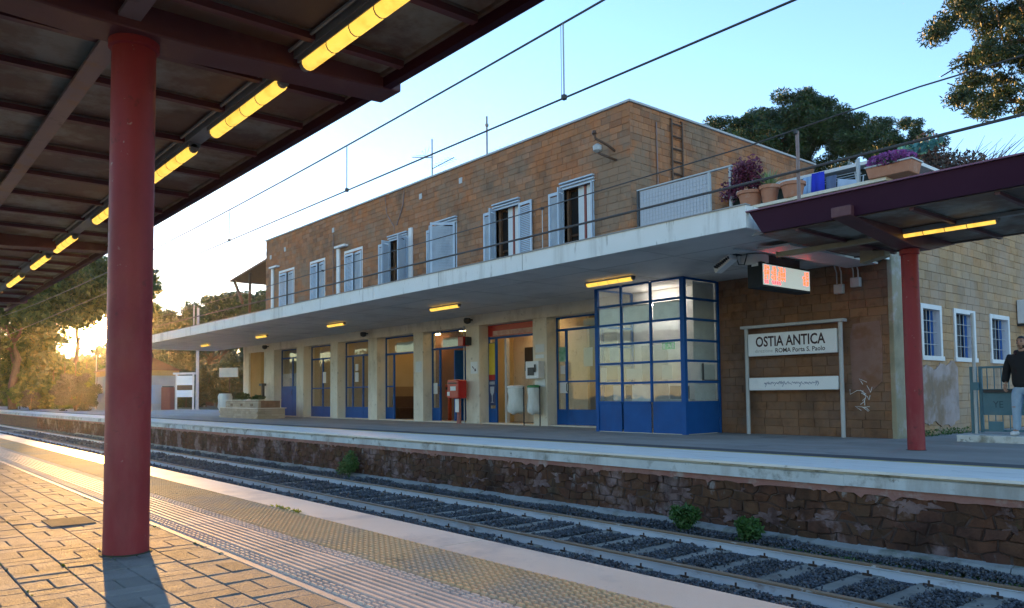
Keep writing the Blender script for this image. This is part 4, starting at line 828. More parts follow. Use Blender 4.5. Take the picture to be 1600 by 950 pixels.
t = thing('security_camera', 'white ribbed security camera tilted down under the slab corner', 'security camera', (-8.95, 13, 3.6))
MB().obox((-8.98, 13.0, 3.47), (.50, .17, .15), R(-12), 0, R(-24)).build('housing', 'white', t, bevel=.015)
rb = MB()
for k in range(8): rb.obox((-9.12+.045*k, 12.94, 3.41+.02*k), (.02, .17, .05), R(-12), 0, R(-24))
rb.build('cooling_ribs', 'dkmetal', t); MB().tube([(-8.85,13,3.56),(-8.80,13.05,3.62)], .03, 8).box(-8.9, -8.7, 12.95, 13.15, 3.60, 3.619).build('bracket', 'dkmetal', t)
t = thing('junction_drum', 'round grey pink cable drum under the slab between camera and display', 'junction box', (-8.55, 13.3, 3.5))
MB().lathe([(.24,-.10),(.26,-.06),(.26,.09),(.2,.11)], (-8.55,13.35,3.5), 20).build('drum', 'soffit', t, smooth=True)
MB().tube([(-8.8,13.1,3.6),(-8.72,13.06,3.42),(-8.6,13.07,3.40),(-8.52,13.05,3.6)], .012, 6).build('cable_loop', 'dkmetal', t)
# station sign
t = thing('station_sign', 'two post station name sign reading OSTIA ANTICA against the brick wall', 'station sign', (-9.18, 15.7, 0))
for x in (-10.31, -8.07): MB().tube([(x,15.68,-.02), (x,15.68,2.44)], .045, 12).build('post', 'greysig', t, smooth=True)
MB().box(-10.42, -7.97, 15.60, 15.78, 2.40, 2.46).build('top_rail', 'greysig', t)
sb = MB().box(-10.25, -8.13, 15.635, 15.70, 1.76, 2.27).build('name_board', 'signw', t, bevel=.02)
lb = MB().box(-10.25, -8.13, 15.635, 15.70, .99, 1.275).build('lower_board', 'signw', t, bevel=.02)
def text(s, x0, z0, w, h, y, m, par, name='lettering', off=0):
    cu = bpy.data.curves.new(name, 'FONT'); cu.body = s; cu.extrude = 0; cu.offset = off; cu.resolution_u = 3
    o = bpy.data.objects.new(name, cu); COL.objects.link(o); bpy.context.view_layer.update()
    me = bpy.data.meshes.new_from_object(o.evaluated_get(bpy.context.evaluated_depsgraph_get())); bpy.data.objects.remove(o)
    xs = [v.co.x for v in me.vertices]; ys = [v.co.y for v in me.vertices]; a, b = min(xs), min(ys); sx, sy = w/(max(xs)-a), h/(max(ys)-b)
    mb = MB(); mb.v = [(x0+(v.co.x-a)*sx, y, z0+(v.co.y-b)*sy) for v in me.vertices]; mb.f = [tuple(p.vertices) for p in me.polygons]
    return mb.build(name, m, par)
text('OSTIA ANTICA', -10.04, 1.965, 1.66, .235, 15.632, 'ink', sb, off=.022)
text('direzione', -10.06, 1.838, .44, .075, 15.632, 'greysig', sb); text('ROMA Porta S. Paolo', -9.55, 1.822, 1.16, .10, 15.632, 'ink', sb, off=.012)
sc = MB(); q = random.Random(3); x = -9.85
while x < -8.55:
    w = q.uniform(.02,.045); z = 1.13+q.uniform(-.01,.02); sc.tube([(x,15.632,z),(x+w*.4,15.632,z+q.uniform(.01,.05)),(x+w,15.632,z-q.uniform(0,.02))], .0045, 4); x += w+.004
    if q.random() < .3: sc.tube([(x,15.632,z),(x-.04,15.632,z-.06)], .004, 4)
sc.build('blue_scribble', 'inkb', lb)
gr = MB(); q = random.Random(9)
for k in range(9):
    p = [(-7.62+q.uniform(-.16,.16), .55+.075*k+q.uniform(-.05,.05))]
    for j in range(3): p.append((p[-1][0]+q.uniform(-.16,.16), p[-1][1]+q.uniform(-.1,.12)))
    gr.tube([(a, YF-.022, b) for a, b in p], .006, 4)
tag(gr.build('graffiti', 'signw'), 'thin white scrawled graffiti low on the brick wall right of the station sign', 'graffiti')
MB().prism([(-7.95,1.0),(-7.98,2.05),(-7.9,2.35),(-7.35,2.38),(-7.3,1.9),(-7.32,1.15),(-7.6,.9)], 'y', YF-.021, YF-.0).build('overpainted_patch', mk('overpaint', [(.24,.13,.10), (.29,.17,.14)], .9, 3, bump=.3, stain=[((.22,.10,.05), 2, .5, .62, .8)]), SB)
# side wall: pilaster, windows with bars, faded render, weeds
MB().box(XS-.02, XS+.085, YF-.02, 16.44, -.1, 5.2).build('corner_pilaster', mk('grey_pilaster', [(.30,.26,.17), (.38,.33,.23)], .9, 2, bump=.4, stain=[((.16,.15,.10), 1.2, .5, .7, .7), ((.45,.40,.38), 1.5, .56, .66, .8)]), SB, bevel=.02)
MB().tube([(XS+.06, 16.55, 0), (XS+.06, 16.55, 3.6)], .05, 8).build('drain_pipe', 'dkmetal', SB, smooth=True)
rp = MB(); ys = np.linspace(16.62, 19.12, 44); q = random.Random(5); top = [1.50+.06*math.sin(3.1*y)+.05*math.sin(9.7*y+1)+q.uniform(-.02,.02) for y in ys]; bot = [.22+.05*math.sin(4*y)+.04*math.sin(11*y)+q.uniform(-.02,.02) for y in ys]
for i in range(43): rp.add([(XS+.036,ys[i],bot[i]),(XS+.036,ys[i+1],bot[i+1]),(XS+.036,ys[i+1],top[i+1]),(XS+.036,ys[i],top[i]),(XS-.01,ys[i],bot[i]),(XS-.01,ys[i+1],bot[i+1]),(XS-.01,ys[i+1],top[i+1]),(XS-.01,ys[i],top[i])], [(0,1,2,3),(3,2,6,7),(0,4,5,1)])
rp.build('render_patch', mk('faded_render', [(.38,.28,.25), (.45,.36,.33)], .95, 3, bump=.4, stain=[((.28,.18,.11), 1.6, .46, .60, .9), ((.16,.14,.11), 2, .56, .7, .6, (1,1,.5))]), SB)
for (a, b, z0, z1) in WINS:
    f = MB(); X1 = XS+.04
    f.box(XS-.1, X1, a-.09, a+.01, z0-.09, z1+.09).box(XS-.1, X1, b-.01, b+.09, z0-.09, z1+.09).box(XS-.1, X1-.002, a+.01, b-.01, z1-.01, z1+.09).box(XS-.1, X1+.02, a-.12, b+.12, z0-.1, z0-.005)
    w = f.build('window', 'white', SB)
    MB().box(XS-.2, XS-.16, a+.01, b-.01, z0, z1).build('pane', 'glass', w); MB().box(XS-.26, XS-.25, a, b, z0, z1).build('backing', 'dkmetal', w)
    for ya, yb in ((b-.2, b-.012), (a+.012, a+.07)): MB().box(XS-.15, XS-.1, ya, yb, z0, z1-.012).build('inner_stile', 'blue', w)
    g = MB()
    for k in range(1, 5): y = a+(b-a)*k/5; g.tube([(XS-.04, y, z0), (XS-.04, y, z1)], .009, 5)
    for k in range(1, 4): z = z0+(z1-z0)*k/4; g.tube([(XS-.04, a, z), (XS-.04, b, z)], .009, 5)
    g.build('bars', 'greysig', w)
t = thing('air_conditioner', 'white air conditioner unit high on the tufa side wall at the right picture edge', 'air conditioner', (XS+.2, 23.6, 2.6))
MB().box(XS+.03, XS+.36, 23.1, 23.95, 2.66, 3.28).build('case', 'white', t, bevel=.02)
gl = MB()
for k in range(7): gl.box(XS+.362, XS+.37, 23.16, 23.7, 2.74+.07*k, 2.765+.07*k)
gl.build('grille', 'dkmetal', t); MB().box(XS+.0, XS+.34, 23.15, 23.19, 2.6, 2.655).box(XS, XS+.34, 23.86, 23.9, 2.6, 2.655).build('bracket', 'dkmetal', t)
KP = thing('path_kerb', 'low grey concrete step of the side path under the standing man', 'kerb', (-4, 17, 0))
for k in range(6): MB().box(-5.92+1.21*k, -4.715+1.21*k, 15.72, 16.30, -.05, .13).build('kerb_stone', 'coping', KP, bevel=.015)
MB().box(-5.92, 2, 16.302, 22, -.05, .122).build('path_slab', 'asph', KP)
# gate
GT = thing('metal_gate', 'teal metal gate with solid lower panel and upright bars behind the standing man', 'gate', (-4.6, 16.45, .12))
MB().box(-5.90, -5.80, 16.40, 16.50, .12, 1.40).build('gate_post', 'teal', GT); MB().box(-3.55, -3.45, 16.40, 16.50, .12, 1.40).build('gate_post', 'teal', GT)
MB().box(-5.72, -3.6, 16.43, 16.47, 1.36, 1.40).box(-5.72, -3.6, 16.43, 16.47, .17, .21).box(-5.75, -5.70, 16.42, 16.48, .15, 1.40).box(-3.62, -3.58, 16.42, 16.48, .15, 1.40).build('gate_frame', 'teal', GT)
MB().box(-5.695, -3.625, 16.425, 16.46, .48, .97).build('gate_panel', 'teal', GT); MB().box(-5.66, -4.6, 16.36, 16.42, .90, .96).build('letter_tray', 'dkmetal', GT)
for i in range(18): MB().box(-5.62+.12*i, -5.605+.12*i, 16.44, 16.455, .972, 1.358).box(-5.62+.12*i, -5.605+.12*i, 16.44, 16.455, .212, .478).build('gate_bar', 'teal', GT)
MB().box(-5.60, -5.35, 16.38, 16.42, .17, .36).build('lock_box', 'teal', GT)
t = thing('thin_pole', 'thin pale pole standing against the teal gate post', 'pole', (-5.82, 16.36, .12)); MB().tube([(-5.80,16.36,.12),(-5.80,16.36,2.42)], .028, 10).build('shaft', 'greysig', t, smooth=True); MB().box(-5.86, -5.74, 16.33, 16.39, .95, 1.1).build('clamp', 'teal', t)
# ------------------------------------------------------------------ terrace
MB().box(-13.88, -7.15, YF+.2, 26.8, 4.15, 4.25).build('terrace_floor', 'asph', SB)
MB().box(-13.88, -7.10, YF-.06, YF+.22, 5.202, 5.27).box(-7.38, -7.10, YF+.221, 27, 5.202, 5.27).build('terrace_coping', MT['trav'], SB)
v_ = MB(); v_.box(-13.86, -8.6, 20.0, 25.3, 6.84, 6.93).build('verandah_roof', 'white', SB)
MB().box(-13.86, -8.6, 20.35, 20.4, 4.25, 6.83).build('verandah_shade_panel', mk('verandah_shade_teal', [(.010,.022,.022), (.02,.035,.035)], .9, 5), SB)  # dark teal panel: the shade under the verandah roof put into its colour
for x in (-11.2, -8.7): MB().box(x-.05, x+.05, 20.05, 20.15, 4.25, 6.838).build('verandah_post', 'white', SB)
t = thing('terrace_railing', 'pale terrace railing of posts and rails with a light wind screen, above the slab', 'railing', (-10.5, YF+.05, 5.27))
MB().box(-13.62, -11.42, YF+.03, YF+.05, 5.28, 6.32).build('wind_screen', 'net', t)
for x, z1 in ((-13.68,6.36), (-11.40,6.34), (-10.80,6.34), (-7.70,5.78)): MB().box(x-.03, x+.03, YF+.0, YF+.06, 5.272, z1).build('post', 'greysig' if x > -13 else 'dkmetal', t)
MB().box(-13.7, -10.75, YF-.005, YF+.065, 6.341, 6.375).build('top_rail', 'greysig', t)
wr = MB()
for i in range(22): wr.box(-13.6+.1*i, -13.594+.1*i, YF+.022, YF+.028, 5.30, 6.30)
for i in range(9): wr.box(-13.6, -11.44, YF+.022, YF+.028, 5.38+.1*i, 5.385+.1*i)
wr.build('wire_grid', 'greysig', t)
t = thing('roof_ladder', 'rusty steel ladder fixed high on the tufa gable wall', 'ladder', (XG+.06, 17.8, 7))
for y in (17.60, 18.08): MB().tube([(XG+.07, y, 6.2), (XG+.07, y, 8.72), (XG-.02, y, 8.78)], .028, 8).build('stile', 'wood', t)
for k in range(7): MB().tube([(XG+.07, 17.60, 6.45+.36*k), (XG+.07, 18.08, 6.45+.36*k)], .02, 6).build('rung', 'wood', t)
t = thing('wall_lantern', 'old rusty lantern bracket high on the front wall near the roof corner', 'wall lamp', (-14.6, YF-.3, 7.7))
MB().tube([(-14.45,YF,7.62),(-14.5,YF-.25,7.75),(-14.75,YF-.45,7.95),(-14.8,YF-.45,8.1)], .035, 8).lathe([(.03,0),(.07,.06),(.05,.14)], (-14.8,YF-.45,8.05), 10).build('upper_arm', 'wood', t, smooth=True)
MB().tube([(-14.4,YF,7.35),(-14.45,YF-.3,7.40),(-14.7,YF-.4,7.55)], .035, 8).build('lower_arm', 'wood', t); MB().lathe([(.04,-.12),(.12,-.06),(.13,.06),(.05,.12)], (-14.72,YF-.42,7.68), 12).build('globe', 'greysig', t, smooth=True)
def pot(x, y, z, r, h, label, m='terra'):
    t = thing('flower_pot', label, 'flower pot', (x, y, z))
    MB().lathe([(r*.7,0),(r*.92,h*.8),(r*1.04,h*.8),(r*1.06,h),(r*.9,h),(r*.84,h*.86)], (x,y,z), 20).build('pot', m, t, smooth=True)
    MB().lathe([(r*.86,h*.85),(r*.3,h*.88)], (x,y,z), 16).build('soil', 'joint_soil', t); return t
p1 = pot(-10.30, YF+.08, 5.27, .30, .36, 'large terracotta pot with a burgundy leaved shrub on the terrace edge')
V, F = leaves(in_blobs([(-10.35,YF+.08,5.98,.42,.36,.30),(-10.55,YF+.08,6.1,.3,.3,.28),(-10.1,YF+.1,5.75,.3,.3,.25),(-10.75,YF,5.75,.4,.25,.28),(-10.3,YF,6.2,.4,.3,.3)], 3000, 3, .8), .07, 4, .55)
fast('foliage', V, F, leafm('burgundy_leaf', [(.15,.025,.055), (.24,.05,.10), (.09,.018,.03)], .3), p1)
st_ = MB()
for k in range(9): a = random.uniform(0, 6.28); st_.tube([(-10.3,YF+.08,5.6),(-10.3+.12*math.cos(a),YF+.08+.1*math.sin(a),5.9),(-10.35+.42*math.cos(a),YF+.08+.3*math.sin(a),6.0+random.uniform(0,.4))], [.012,.009,.004], 5)
st_.build('stems', 'wood', p1)
p2 = pot(-9.80, YF+.08, 5.27, .22, .40, 'terracotta pot with pale green spiky leaves, second on the terrace edge')
sp = MB()
for k in range(70):
    a = random.uniform(0, 6.28); l = random.uniform(.35,.66); e = random.uniform(.5,1.4); d = Vector((math.cos(a)*math.cos(e), math.sin(a)*math.cos(e), math.sin(e))); b = Vector((-9.8,YF+.08,5.6)); w = Vector((-math.sin(a), math.cos(a), 0))*.014
    m_ = b+d*l*.55; tp = b+d*l-Vector((0,0,.08)); sp.add([b-w, b+w, m_+w, m_-w, tp], [(0,1,2,3),(3,2,4)])
sp.build('foliage', leafm('spiky_leaf', [(.16,.26,.08), (.24,.34,.13), (.30,.36,.20)], .3), p2)
pot(-9.22, YF+.08, 5.27, .27, .34, 'empty orange terracotta pot, third on the terrace edge')
t = thing('flower_box', 'orange planter box of magenta flowers at the terrace corner above the burgundy canopy', 'flower box', (-7.1, YF+.15, 5.272))
MB().prism([(-7.42,5.272),(-6.62,5.272),(-6.56,5.50),(-7.48,5.50)], 'y', YF-.12, YF+.35).build('box', 'terra', t, bevel=.01); MB().box(-7.50, -6.54, YF-.14, YF+.37, 5.501, 5.53).build('rim', 'greysig', t)
C = in_blobs([(-7.05,YF+.1,5.60,.50,.33,.20)], 2600, 8, .3); C[:,2] = np.maximum(C[:,2], 5.5); V, F = leaves(C, .045, 9, .8)
fast('flowers', V, F, leafm('magenta_flower', [(.34,.06,.27), (.46,.13,.38), (.24,.04,.18)], .35), t)
V, F = leaves(in_blobs([(-7.05,YF+.1,5.55,.5,.33,.16)], 700, 10), .06, 11, .5); fast('foliage', V, F, leafm('box_leaf', [(.03,.07,.02), (.05,.10,.03)], .3), t)
t = thing('drying_rack', 'drying rack on the terrace hung with washing', 'drying rack', (-8.7, 16.9, 4.25))
for x in (-9.25, -8.15): MB().tube([(x,16.7,4.25),(x,17.1,5.75)], .012, 6).tube([(x,17.1,4.25),(x,16.7,5.75)], .012, 6).build('leg_pair', 'greysig', t)
for y in (16.7, 16.9, 17.1): MB().tube([(-9.3,y,5.75),(-8.1,y,5.75)], .008, 6).build('rail', 'greysig', t)
def cloth(x0, x1, y, z0, z1, m, label, slope=0):
    mb = MB(); n = 9; v = []
    for i in range(n):
        u = i/(n-1); x = x0+(x1-x0)*u; w = .035*math.sin(u*9+x0*7)
        v += [(x, y+.3*w, z1-slope*u), (x, y-.03+w, (z0+z1)/2), (x, y-.05+1.4*w, z0-slope*u*.5)]
    f = [(3*i+j, 3*i+3+j, 3*i+4+j, 3*i+1+j) for i in range(n-1) for j in range(2)]
    o = mb.add(v, f).build('garment', m, None, smooth=True); s_ = o.modifiers.new('thick', 'SOLIDIFY'); s_.thickness = .012
    tag(o, label, 'laundry', 'washing on the terrace rack')
cl_b = MT.setdefault('clblue', mk('royal_blue_cloth', [(.012,.03,.42), (.018,.045,.5)], .8, 5))
cloth(-9.32,-9.12, 16.62, 5.05, 5.86, MT['jeans'], 'pale blue garment, leftmost on the washing rack'); cloth(-9.10,-8.80, 16.6, 4.95, 5.90, cl_b, 'royal blue towel on the terrace washing rack')
cloth(-8.78,-8.52, 16.62, 5.0, 5.76, mk('slate_cloth', [(.10,.13,.2), (.14,.17,.25)], .85, 5), 'slate blue garment beside the royal blue towel'); cloth(-8.5,-8.05, 16.62, 5.05, 5.66, mk('grey_cloth', [(.42,.48,.55), (.5,.55,.6)], .85, 5), 'pale grey garment, rightmost on the washing rack', .12)
# ------------------------------------------------------------------ man on the kerb
PX, PY, PZ = -4.86, 15.98, .13; face = math.atan2(CAM_POS.x-PX, -(CAM_POS.y-PY))+R(-24)
MAN = thing('person', 'man in black hoodie and pale ripped jeans standing on the kerb by the teal gate', 'person', (PX, PY, PZ), None, face)
def skin(name, V, E, Rd, m, par, sub=2, rig=None):
    me = bpy.data.meshes.new(name); me.from_pydata(V, E, []); o = bpy.data.objects.new(name, me); COL.objects.link(o)
    s_ = o.modifiers.new('skin', 'SKIN'); s_.use_smooth_shade = True; o.modifiers.new('sub', 'SUBSURF').levels = sub
    for i, r in enumerate(Rd): d = me.skin_vertices[0].data[i]; d.radius = r if isinstance(r, tuple) else (r, r); d.use_root = i == 0
    bpy.context.view_layer.update(); ev = o.evaluated_get(bpy.context.evaluated_depsgraph_get()); nm = bpy.data.meshes.new_from_object(ev)
    o.modifiers.clear(); o.data = nm; nm.name = name; nm.materials.clear(); nm.materials.append(MT[m] if isinstance(m, str) else m); o.parent = par; return o
bv = [(0,0,.93),(0,-.01,1.12),(0,-.02,1.32),(0,.0,1.47),(0,-.015,1.53),(0,-.02,1.60)]; be = [(0,1),(1,2),(2,3),(3,4),(4,5)]; br = [.11,.115,.125,.075,.062,.06]
def limb(pts, rs, root):
    n = len(bv)
    for i, (p, r) in enumerate(zip(pts, rs)): bv.append(p); br.append(r); be.append((root if i == 0 else n+i-1, n+i))
for s in (-1, 1):
    limb([(s*.10,0,.86),(s*.13,-.02,.50),(s*.155,.02,.10),(s*.17,-.10,.05)], [.075,.055,.04,.035], 0)
    limb([(s*.19,.01,1.42),(s*.275,.03,1.16),(s*.285,-.05,.93)], [.055,.043,.03], 2)
skin('body', bv, be, br, 'skin', MAN)
hv = [(0,0,.80),(0,-.015,1.05),(0,-.03,1.22),(0,-.02,1.36),(0,.01,1.47),(0,.02,1.53)]; he = [(0,1),(1,2),(2,3),(3,4),(4,5)]; hr = [(.205,.175),(.20,.17),(.19,.155),(.175,.13),(.11,.10),(.085,.085)]
for s in (-1, 1):
    n = len(hv); hv += [(s*.205,.01,1.40),(s*.27,.025,1.24),(s*.30,.03,1.12),(s*.295,-.03,1.0),(s*.288,-.055,.95)]; hr += [.088,.08,.075,.066,.055]; he += [(3,n),(n,n+1),(n+1,n+2),(n+2,n+3),(n+3,n+4)]
skin('hoodie', hv, he, hr, 'hoodie', MAN)
skin('hood', [(0,.09,1.46),(.1,.06,1.50),(.12,-.02,1.50),(-.1,.06,1.50),(-.12,-.02,1.50),(.07,-.09,1.44),(-.07,-.09,1.44)], [(0,1),(1,2),(0,3),(3,4),(2,5),(4,6)], [.05,.045,.035,.045,.035,.022,.022], mk('hood_red', [(.05,.008,.012), (.02,.01,.012)], .8, 8), MAN)
jv_ = [(0,0,.97),(0,0,.88)]; je = [(0,1)]; jr = [(.185,.155),(.185,.16)]
for s in (-1, 1):
    n = len(jv_); jv_ += [(s*.10,0,.83),(s*.115,-.01,.68),(s*.13,-.025,.50),(s*.142,0,.30),(s*.157,.012,.075)]; jr += [.125,.105,.082,.072,.066]; je += [(1,n),(n,n+1),(n+1,n+2),(n+2,n+3),(n+3,n+4)]
JN = skin('jeans', jv_, je, jr, 'jeans', MAN)
MB().box(-.165, -.115, -.106, -.088, .505, .522).build('rip', 'skin', JN, world=False)
for s in (-1, 1):
    skin('shoe', [(s*.155,.05,.05),(s*.165,-.06,.045),(s*.185,-.15,.035)], [(0,1),(1,2)], [(.056,.062),(.055,.05),(.05,.04)], 'shoe', MAN)
    hx, hy, hz = s*.288, -.06, .90
    V = [(hx,hy,hz+.03),(hx,hy-.005,hz-.03)]; E = [(0,1)]; Rr = [(.028,.018),(.036,.018)]
    for k in range(4):
        n = len(V); ox = (-.027+.018*k); L_ = (.062,.075,.07,.055)[k]; V += [(hx+ox*.35,hy-.008+ox*.9,hz-.06),(hx+ox*.35-s*.012,hy-.018+ox,hz-.06-L_*.5),(hx+ox*.3-s*.03,hy-.02+ox,hz-.06-L_*.85)]; Rr += [.0105,.0095,.008]; E += [(1,n),(n,n+1),(n+1,n+2)]
    n = len(V); V += [(hx-s*.012,hy-.035,hz-.005),(hx-s*.022,hy-.05,hz-.035),(hx-s*.028,hy-.052,hz-.06)]; Rr += [.012,.0105,.009]; E += [(0,n),(n,n+1),(n+1,n+2)]
    skin('hand', V, E, Rr, 'skin', MAN, 1)
bm = bmesh.new(); bmesh.ops.create_uvsphere(bm, u_segments=32, v_segments=24, radius=1)
for v in bm.verts:
    x, y, z = v.co; k = 1-.28*max(0, -z)**1.3; fy = -.96 if y < 0 else 1
    v.co = (x*.076*k, y*.098*(1-.12*max(0,-z)), z*.118)
    if y < -.5:
        if abs(x) < .22 and -.35 < z < .12: v.co.y -= .024*(1-abs(x)/.22)*(1-abs(z+.2)/.35)      # nose
        if .08 < z < .28 and .2 < abs(x) < .6: v.co.y += .010                                    # eye sockets
        if -.62 < z < -.42 and abs(x) < .35: v.co.y -= .006                                      # lips
    v.co += Vector((0, -.03, 1.655))
me = bpy.data.meshes.new('head'); bm.to_mesh(me); bm.free(); me.materials.append(MT['skin']); me.polygons.foreach_set('use_smooth', [True]*len(me.polygons)); hd = bpy.data.objects.new('head', me); COL.objects.link(hd); hd.parent = MAN
ey = MB()
for s in (-1, 1): ey.obox((s*.031, -.113, 1.677), (.022,.008,.009)).obox((s*.031, -.114, 1.698), (.034,.008,.006))
ey.obox((0,-.121,1.602), (.045,.006,.007)).build('eyes_and_mouth', 'hair', hd, world=False)
for s in (-1, 1): MB().lathe([(.004,-.03),(.016,-.015),(.019,.01),(.008,.03)], (s*.078,-.02,1.655), 10).build('ear', 'skin', hd, smooth=True, world=False)
def cap(name, test, grow):
    b2 = bmesh.new(); b2.from_mesh(me); bmesh.ops.delete(b2, geom=[v for v in b2.verts if not test(v.co-Vector((0,-.03,1.655)))], context='VERTS')
    for v in b2.verts: v.co += (v.co-Vector((0,-.03,1.655))).normalized()*grow
    m2 = bpy.data.meshes.new(name); b2.to_mesh(m2); b2.free(); m2.materials.append(MT['hair']); o = bpy.data.objects.new(name, m2); COL.objects.link(o); o.parent = hd
cap('hair', lambda c: c.z > .062 or (c.z > -.02 and c.y > .03) or (c.z > .03 and abs(c.x) > .05 and c.y > -.05), .008)
cap('beard', lambda c: c.z < -.035 and c.y < .0 and not (abs(c.x) < .028 and -.066 < c.z) and (c.z < -.085 or abs(c.x) > .03), .006)
text('YE', -5.52, .62, .17, .12, 16.42, mk('dark_teal', [(.02,.08,.11)], .6), GT, 'letters')
# ------------------------------------------------------------------ things at the far left end of the platforms
def at(u, v, depth):
    return CAM_POS+(cF+cR*((u-800)/FPX)-cU*((v-551.35)/FPX))*depth
BP = thing('brick_planter', 'long two tier pale brick planter at the left end of the arcade', 'planter', (-35.2, 13.95, 0))
random.seed(21); bk = MB().box(-.148, .148, -.055, .055, -.05, .05).mesh('brick', mk('planter_brick', [(.36,.29,.2), (.46,.38,.28)], .9, 5, pcs=[(.30,.22,.14), (.44,.36,.26), (.38,.30,.22)], pf=.5, var=.15, bump=.4))
MB().box(-37.5, -33.0, 13.36, 14.6, 0, .44).box(-37.2, -33.3, 13.56, 14.5, .44, .78).build('core', 'mortar', BP)
for r in range(4):
    for i in range(15): inst('brick', bk, (-37.35+.302*i+(.15 if r % 2 else 0), 13.36, .056+.107*r), BP)
    for i in range(4): inst('brick', bk, (-33.0, 13.52+.302*i, .056+.107*r), BP, math.pi/2)
for r in range(3):
    for i in range(13):
        if r == 1 and i % 4 == 2: continue
        inst('brick', bk, (-37.05+.302*i, 13.56, .50+.107*r), BP)
MB().box(-37.56, -32.94, 13.29, 14.65, .441, .47).box(-37.25, -33.25, 13.49, 14.55, .80, .83).build('cap', 'trav', BP)
V, F = leaves(in_blobs([(-36.4,14,.95,.6,.3,.2),(-34.6,14,.9,.5,.3,.15)], 500, 12), .12, 13, .6); fast('plants', V, F, leafm('planter_leaf', [(.03,.07,.02), (.06,.11,.03)], .3), BP, kind='stuff')
t = thing('bollard_lamp', 'thin black post with a cap beside the last pillar', 'post', (-37.9, 15.6, 0)); MB().box(-37.96, -37.84, 15.55, 15.67, 0, 1.5).build('shaft', 'dkmetal', t); MB().box(-38.15, -37.75, 15.5, 15.72, 1.5, 1.62).build('cap', 'dkmetal', t)
b_ = at(333, 650, 40); t = thing('skip_bag', 'pair of large pale sacks hanging on a frame at the left end of the platform', 'bin bag', (-39.6, 14.3, 0))
MB().tube([(-39.4,14.2,0),(-39.4,14.2,1.15)], .035, 8).tube([(-40.2,14.5,1.12),(-38.9,14.1,1.12)], .03, 6).build('frame', 'dkmetal', t)
for s, (cx_, cy_) in enumerate(((-39.75,14.35), (-39.05,14.2))):
    v = []; n = 14
    for f_, z in ((.8,1.14),(1,.98),(.9,.7),(1,.45),(.7,.28)): v += [(cx_+.34*f_*(1+.1*math.sin(4*a+z*5))*math.cos(a), cy_+.3*f_*math.sin(a), z) for a in [2*math.pi*k/n for k in range(n)]]
    MB().add(v, [(i*n+k, i*n+(k+1) % n, (i+1)*n+(k+1) % n, (i+1)*n+k) for i in range(4) for k in range(n)]+[tuple(range(4*n,5*n))]).build('sack', 'bag', t, smooth=True)
t = thing('pole_board', 'small cream board on a thin dark pole above the pale sacks', 'sign', (-40.2, 14.8, 0)); MB().tube([(-40.1,14.75,0),(-40.1,14.75,2.2)], .035, 8).build('pole', 'dkmetal', t); MB().obox((-40.1,14.70,2.22), (1.05,.06,.48), R(38)).build('board', 'signw', t)
sx, sy = -64.6, 20.2; t = thing('station_sign', 'distant white two board station sign on posts by the shed', 'station sign', (sx, sy, 0), None, R(38))
for x in (-.75, .75): MB().box(x-.05, x+.05, -.05, .05, 0, 2.85).build('post', 'white', t, world=False)
MB().box(-.95, .95, -.2, .2, 2.80, 2.95).build('top_hood', 'white', t, world=False); MB().box(-.70, .70, -.06, .06, 1.95, 2.7).build('name_board', 'signw', t, world=False); MB().box(-.70, .70, -.06, .06, 1.0, 1.55).build('lower_board', 'signw', t, world=False)
MB().box(-.68, .68, -.03, .03, 1.56, 1.94).build('dark_panel', 'wood', t, world=False)
def pole(x, y, h, r, label, arm=False):
    t = thing('pole', label, 'pole', (x, y, 0)); MB().tube([(x,y,-.1),(x,y,h)], [r, r*.7], 10).build('shaft', 'greysig', t, smooth=True)
    if arm: MB().tube([(x,y,h-1.2),(x+.3,y-13,h-1.0)], .04, 6).build('arm', 'greysig', t)
    MB().lathe([(r*1.4,0),(r*1.4,.05),(r,.06)], (x,y,0), 10).build('foot', 'greysig', t)
    return t
pole(-63.8, 20.9, 8.1, .13, 'tall grey pole rising behind the left end of the white slab')
p_ = at(150, 600, 66); pole(p_.x, p_.y, 4.6, .05, 'thin pale pole among the sunlit trees left of the red column')
# cream shed with orange fascia
SH = thing('shed', 'low cream shed with orange fascia and dark tiled roof left of the station', 'shed', (-70, 18, 0))
MB().box(-73, -66.5, 15.7, 20.2, 0, 2.75).build('wall', mk('cream_wall', [(.34,.32,.31), (.40,.38,.36)], .9, 1.5), SH); MB().box(-73.2, -66.4, 15.6, 20.3, 2.75, 3.15).build('fascia', 'ochre', SH)
MB().prism([(15.4,3.15),(20.5,3.15),(18,4.3)], 'x', -73.3, -66.3).build('roof', mk('dark_tile', [(.11,.035,.022), (.15,.05,.03)], .9, 6), SH); MB().box(-66.495, -66.47, 16.6, 19.0, .5, 2.0).build('door', mk('grey_door', [(.30,.35,.42)], .6), SH)
t = thing('red_cabinet', 'small faded red cabinet on the ground in front of the cream shed', 'cabinet', (-65.6, 19.2, 0)); MB().obox((-65.9,19.3,.9), (.8,.6,1.8), R(40)).build('body', mk('faded_red', [(.22,.05,.045)], .7), t, bevel=.03); MB().obox((-65.9,19.3,1.84), (.7,.5,.1), R(40)).build('cap', 'dkmetal', t)
# left gable awning of the upper floor
AW = thing('wooden_awning', 'small brown tiled wooden awning on the left gable of the upper floor', 'awning', (-40.5, 17, 7.4))
MB().prism([(-43.6,7.50),(-38.30,8.05),(-38.30,7.93),(-43.6,7.40)], 'y', 16.0, 19.2).build('roof', mk('old_tile', [(.16,.085,.055), (.22,.12,.075)], .9, 6, bump=.5), AW)
for x in (-43.3, -41.0): MB().prism([(x,7.42),(x+.14,7.42),(x+1.3,6.2),(x+1.3,6.0)] if x < -43 else [(x,7.6),(x+.08,7.6),(x+.08,3.9),(x,3.9)], 'y', 16.05, 16.17).build('strut', 'wood', AW)
